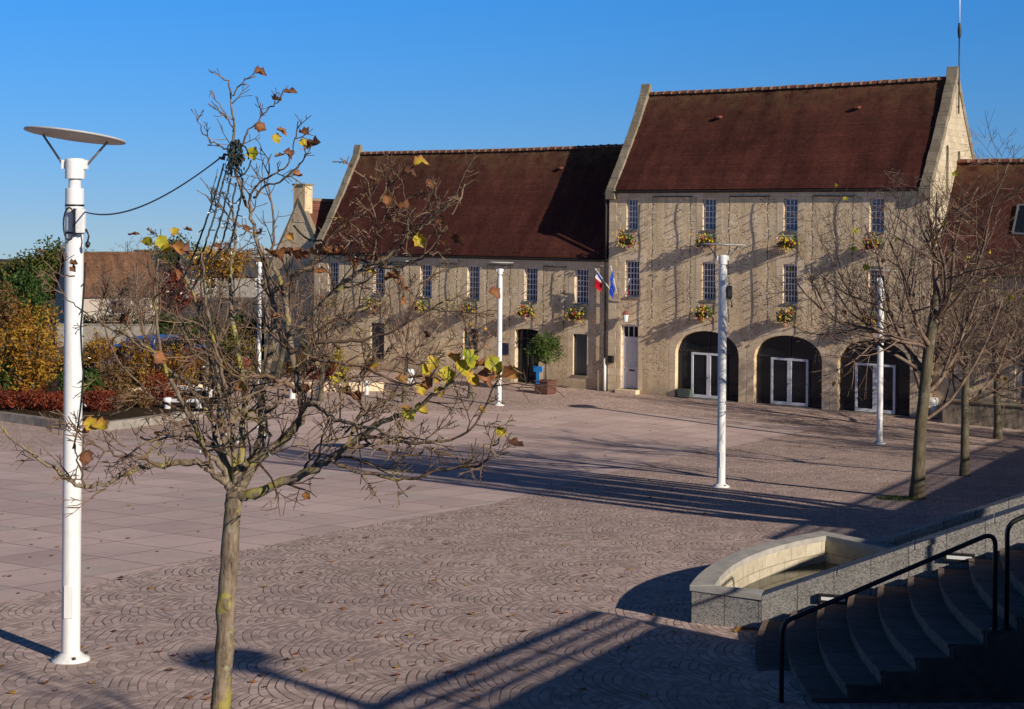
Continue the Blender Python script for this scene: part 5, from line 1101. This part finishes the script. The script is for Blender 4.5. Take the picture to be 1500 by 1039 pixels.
a,b=at(84,520,98),at(246,520,98); m=MB(); m.obox(((a.x+b.x)/2,98,.72),((b.x-a.x)/2,0,0),(0,.15,0),(0,0,.72)); m.build('masonry',K['concrete'],t); m=MB(); m.obox(((a.x+b.x)/2,98,1.484),((b.x-a.x)/2+.05,0,0),(0,.2,0),(0,0,.04)); m.build('coping',K['kerb'],t)

# ------------------------------------------------------------------ parked cars (mostly behind shrubs)
def car(name,label,px,py,rz,col,van=False):
    t=thing(name,label,'van' if van else 'car',gp(px,py),rz,world=False); L=4.4 if not van else 4.8; H=1.5 if not van else 2.05; paint=m_plain(name+' paint',col,.25,.05,.6)
    if van: pr=[(-L/2,.35),(L/2,.35),(L/2+.03,.8),(L/2-.25,1.05),(L/2-.95,1.2),(L/2-1.6,H-.08),(L/2-2.0,H),(-L/2+.1,H),(-L/2,H-.3)]; gl=[(L/2-1.05,1.22),(L/2-1.62,H-.18),(-L/2+.2,H-.18),(-L/2+.12,1.22)]
    else: pr=[(-L/2,.35),(L/2,.35),(L/2+.04,.6),(L/2-.1,.82),(L/2-1.1,.98),(L/2-1.75,H-.05),(L/2-2.2,H),(-L/2+.75,H-.03),(-L/2+.15,1.0),(-L/2-.02,.75)]; gl=[(L/2-1.2,1.0),(L/2-1.8,H-.12),(-L/2+.85,H-.12),(-L/2+.35,1.0)]
    m=MB(); m.prism([(x,-.86,z) for x,z in pr],(0,1.72,0)); bevel(m.build('body',paint,t),.07,3)
    for sy in (-1,1):
        m=MB(); y=sy*.868; pts=[(x,y,z) for x,z in gl]; m.prism(pts,(0,sy*.006,0)); m.build('side_window',K['glass'],t)
    m=MB(); x0,z0=gl[0]; x1,z1=gl[1]; m.add([(x0+.10,-.72,z0),(x0+.10,.72,z0),(x1+.09,.66,z1),(x1+.09,-.66,z1)],[(0,1,2,3)]); m.build('windscreen',K['glass'],t)
    for x in (-L/2+.8,L/2-.85):
        for sy in (-1,1):
            m=MB(); m.lathe([(.2,-.1),(.31,-.1),(.33,-.06),(.33,.06),(.31,.1),(.2,.1)],(0,0,0),20); m.v=[(x+a,sy*.80+c,.33+b) for a,b,c in m.v]; w=m.build('wheel',K['black'],t)
            m=MB(); m.lathe([(.2,-.07),(.2,.07)],(0,0,0),14); m.v=[(x+a,sy*.83+c,.33+b) for a,b,c in m.v]; m.build('rim',K['grey_metal'],w)
    for sy in (-1,1):
        m=MB(); m.box(L/2-.08,L/2+.03,sy*.62-.16,sy*.62+.16,.66,.8); bevel(m.build('headlight',K['bulb'],t),.03); m=MB(); m.box(-L/2-.02,-L/2+.05,sy*.7-.1,sy*.7+.1,.72,.95); m.build('tail_light',m_plain('tail lamp',(.3,.01,.01),.3,.05),t)
car('red_car','red car parked behind the brown bushes',308,547,R(20),(.22,.012,.015)); car('blue_van','bright blue van parked left of the red car',236,546,R(75),(.010,.05,.20),True); car('dark_blue_car','dark blue car almost hidden behind the bed',188,546,R(15),(.015,.05,.22))

# ------------------------------------------------------------------ fallen leaves (uncountable litter), moss patch
m=MB(); rg=random.Random(9)
for k in range(620):
    z=rg.random()
    if z<.25: p=gp(rg.uniform(1140,1420),rg.uniform(604,622))
    elif z<.5: p=gp(rg.uniform(700,1400),rg.uniform(600,760))
    elif z<.58: p=gp(rg.gauss(1110,16),rg.gauss(921,3))
    else: p=gp(rg.uniform(0,1000),rg.uniform(620,1030))
    leaf(m,p+Vector((0,0,.02)),rg,rg.uniform(.05,.10),rg.uniform(.35,.98),Vector((rg.gauss(0,1),rg.gauss(0,1),.02)),.35,Vector((0,0,1)))
tag(m.build('fallen_leaves',LEAF),'dry brown and yellow leaves scattered over the paving','leaf litter',kind='stuff')
m=MB(); c=gp(1325,731)
for k in range(700):
    a=rg.uniform(0,6.28); r=rg.random()**.5; p=c+Vector((math.cos(a)*r*.55-.15,math.sin(a)*r*.5,0)); p.z=g(p.y)+.006; h=rg.uniform(.03,.08); w=.008; d=Vector((rg.gauss(0,.03),rg.gauss(0,.03),h)); s=Vector((rg.uniform(-1,1),rg.uniform(-1,1),0)).normalized()*w
    m.add([p-s,p+s,p+d],[(0,1,2)],rg.uniform(.05,.95))
tag(m.build('grass_tuft',LM['green']),'small patch of green grass at the foot of the largest bare tree','grass',kind='stuff')

# ------------------------------------------------------------------ camera, light, world
cam=bpy.data.cameras.new('camera'); co=bpy.data.objects.new('camera',cam); C.objects.link(co); sc.camera=co
cam.sensor_width=36; cam.sensor_fit='HORIZONTAL'; cam.lens=F/1500*36; cam.shift_y=-(519.5-HY)/1500; cam.clip_start=.1; cam.clip_end=5000
co.matrix_world=Matrix.Translation((0,0,HC))@Matrix.Rotation(R(90),4,'X')@Matrix.Rotation(ROLL,4,'Z')
sun=bpy.data.lights.new('sun','SUN'); so=bpy.data.objects.new('sun',sun); C.objects.link(so); sun.energy=5.0; sun.angle=R(.5); sun.color=(1,.90,.76)
so.rotation_euler=(-SUNV).to_track_quat('-Z','Y').to_euler(); so.location=(60,-60,60)
w=bpy.data.worlds.new('World'); sc.world=w; w.use_nodes=True; nt=w.node_tree; sky=nt.nodes.new('ShaderNodeTexSky'); sky.sky_type='NISHITA'; sky.sun_disc=False
sky.sun_elevation=SUN_EL; sky.sun_rotation=SUN_AZ; sky.air_density=1.0; sky.dust_density=.4; sky.ozone_density=3.0; sky.altitude=0
bg=nt.nodes['Background']
tc=nt.nodes.new('ShaderNodeTexCoord'); ad=nt.nodes.new('ShaderNodeVectorMath'); ad.operation='ADD'; ad.inputs[1].default_value=(0,0,.075); nt.links.new(tc.outputs['Generated'],ad.inputs[0])
nrm=nt.nodes.new('ShaderNodeVectorMath'); nrm.operation='NORMALIZE'; nt.links.new(ad.outputs[0],nrm.inputs[0]); nt.links.new(nrm.outputs[0],sky.inputs[0])
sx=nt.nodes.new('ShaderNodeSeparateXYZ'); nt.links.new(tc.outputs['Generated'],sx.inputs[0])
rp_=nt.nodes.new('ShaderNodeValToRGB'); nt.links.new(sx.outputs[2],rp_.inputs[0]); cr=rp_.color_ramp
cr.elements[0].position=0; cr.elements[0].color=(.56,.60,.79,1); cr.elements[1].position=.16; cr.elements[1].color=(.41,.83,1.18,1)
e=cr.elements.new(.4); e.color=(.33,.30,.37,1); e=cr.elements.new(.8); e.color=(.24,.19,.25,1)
hs_=nt.nodes.new('ShaderNodeHueSaturation'); hs_.inputs['Saturation'].default_value=1.28; nt.links.new(sky.outputs[0],hs_.inputs['Color'])
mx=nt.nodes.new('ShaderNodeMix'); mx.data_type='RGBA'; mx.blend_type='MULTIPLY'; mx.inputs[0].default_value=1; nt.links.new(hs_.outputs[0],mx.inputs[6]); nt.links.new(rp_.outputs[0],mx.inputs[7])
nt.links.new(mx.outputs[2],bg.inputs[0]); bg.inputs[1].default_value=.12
sc.view_settings.view_transform='Standard'; sc.view_settings.look='None'; sc.view_settings.exposure=0; sc.view_settings.gamma=1
sc.cycles.max_bounces=6; sc.cycles.use_denoising=True
for o in bpy.data.objects:
    if '_org' in o: del o['_org']
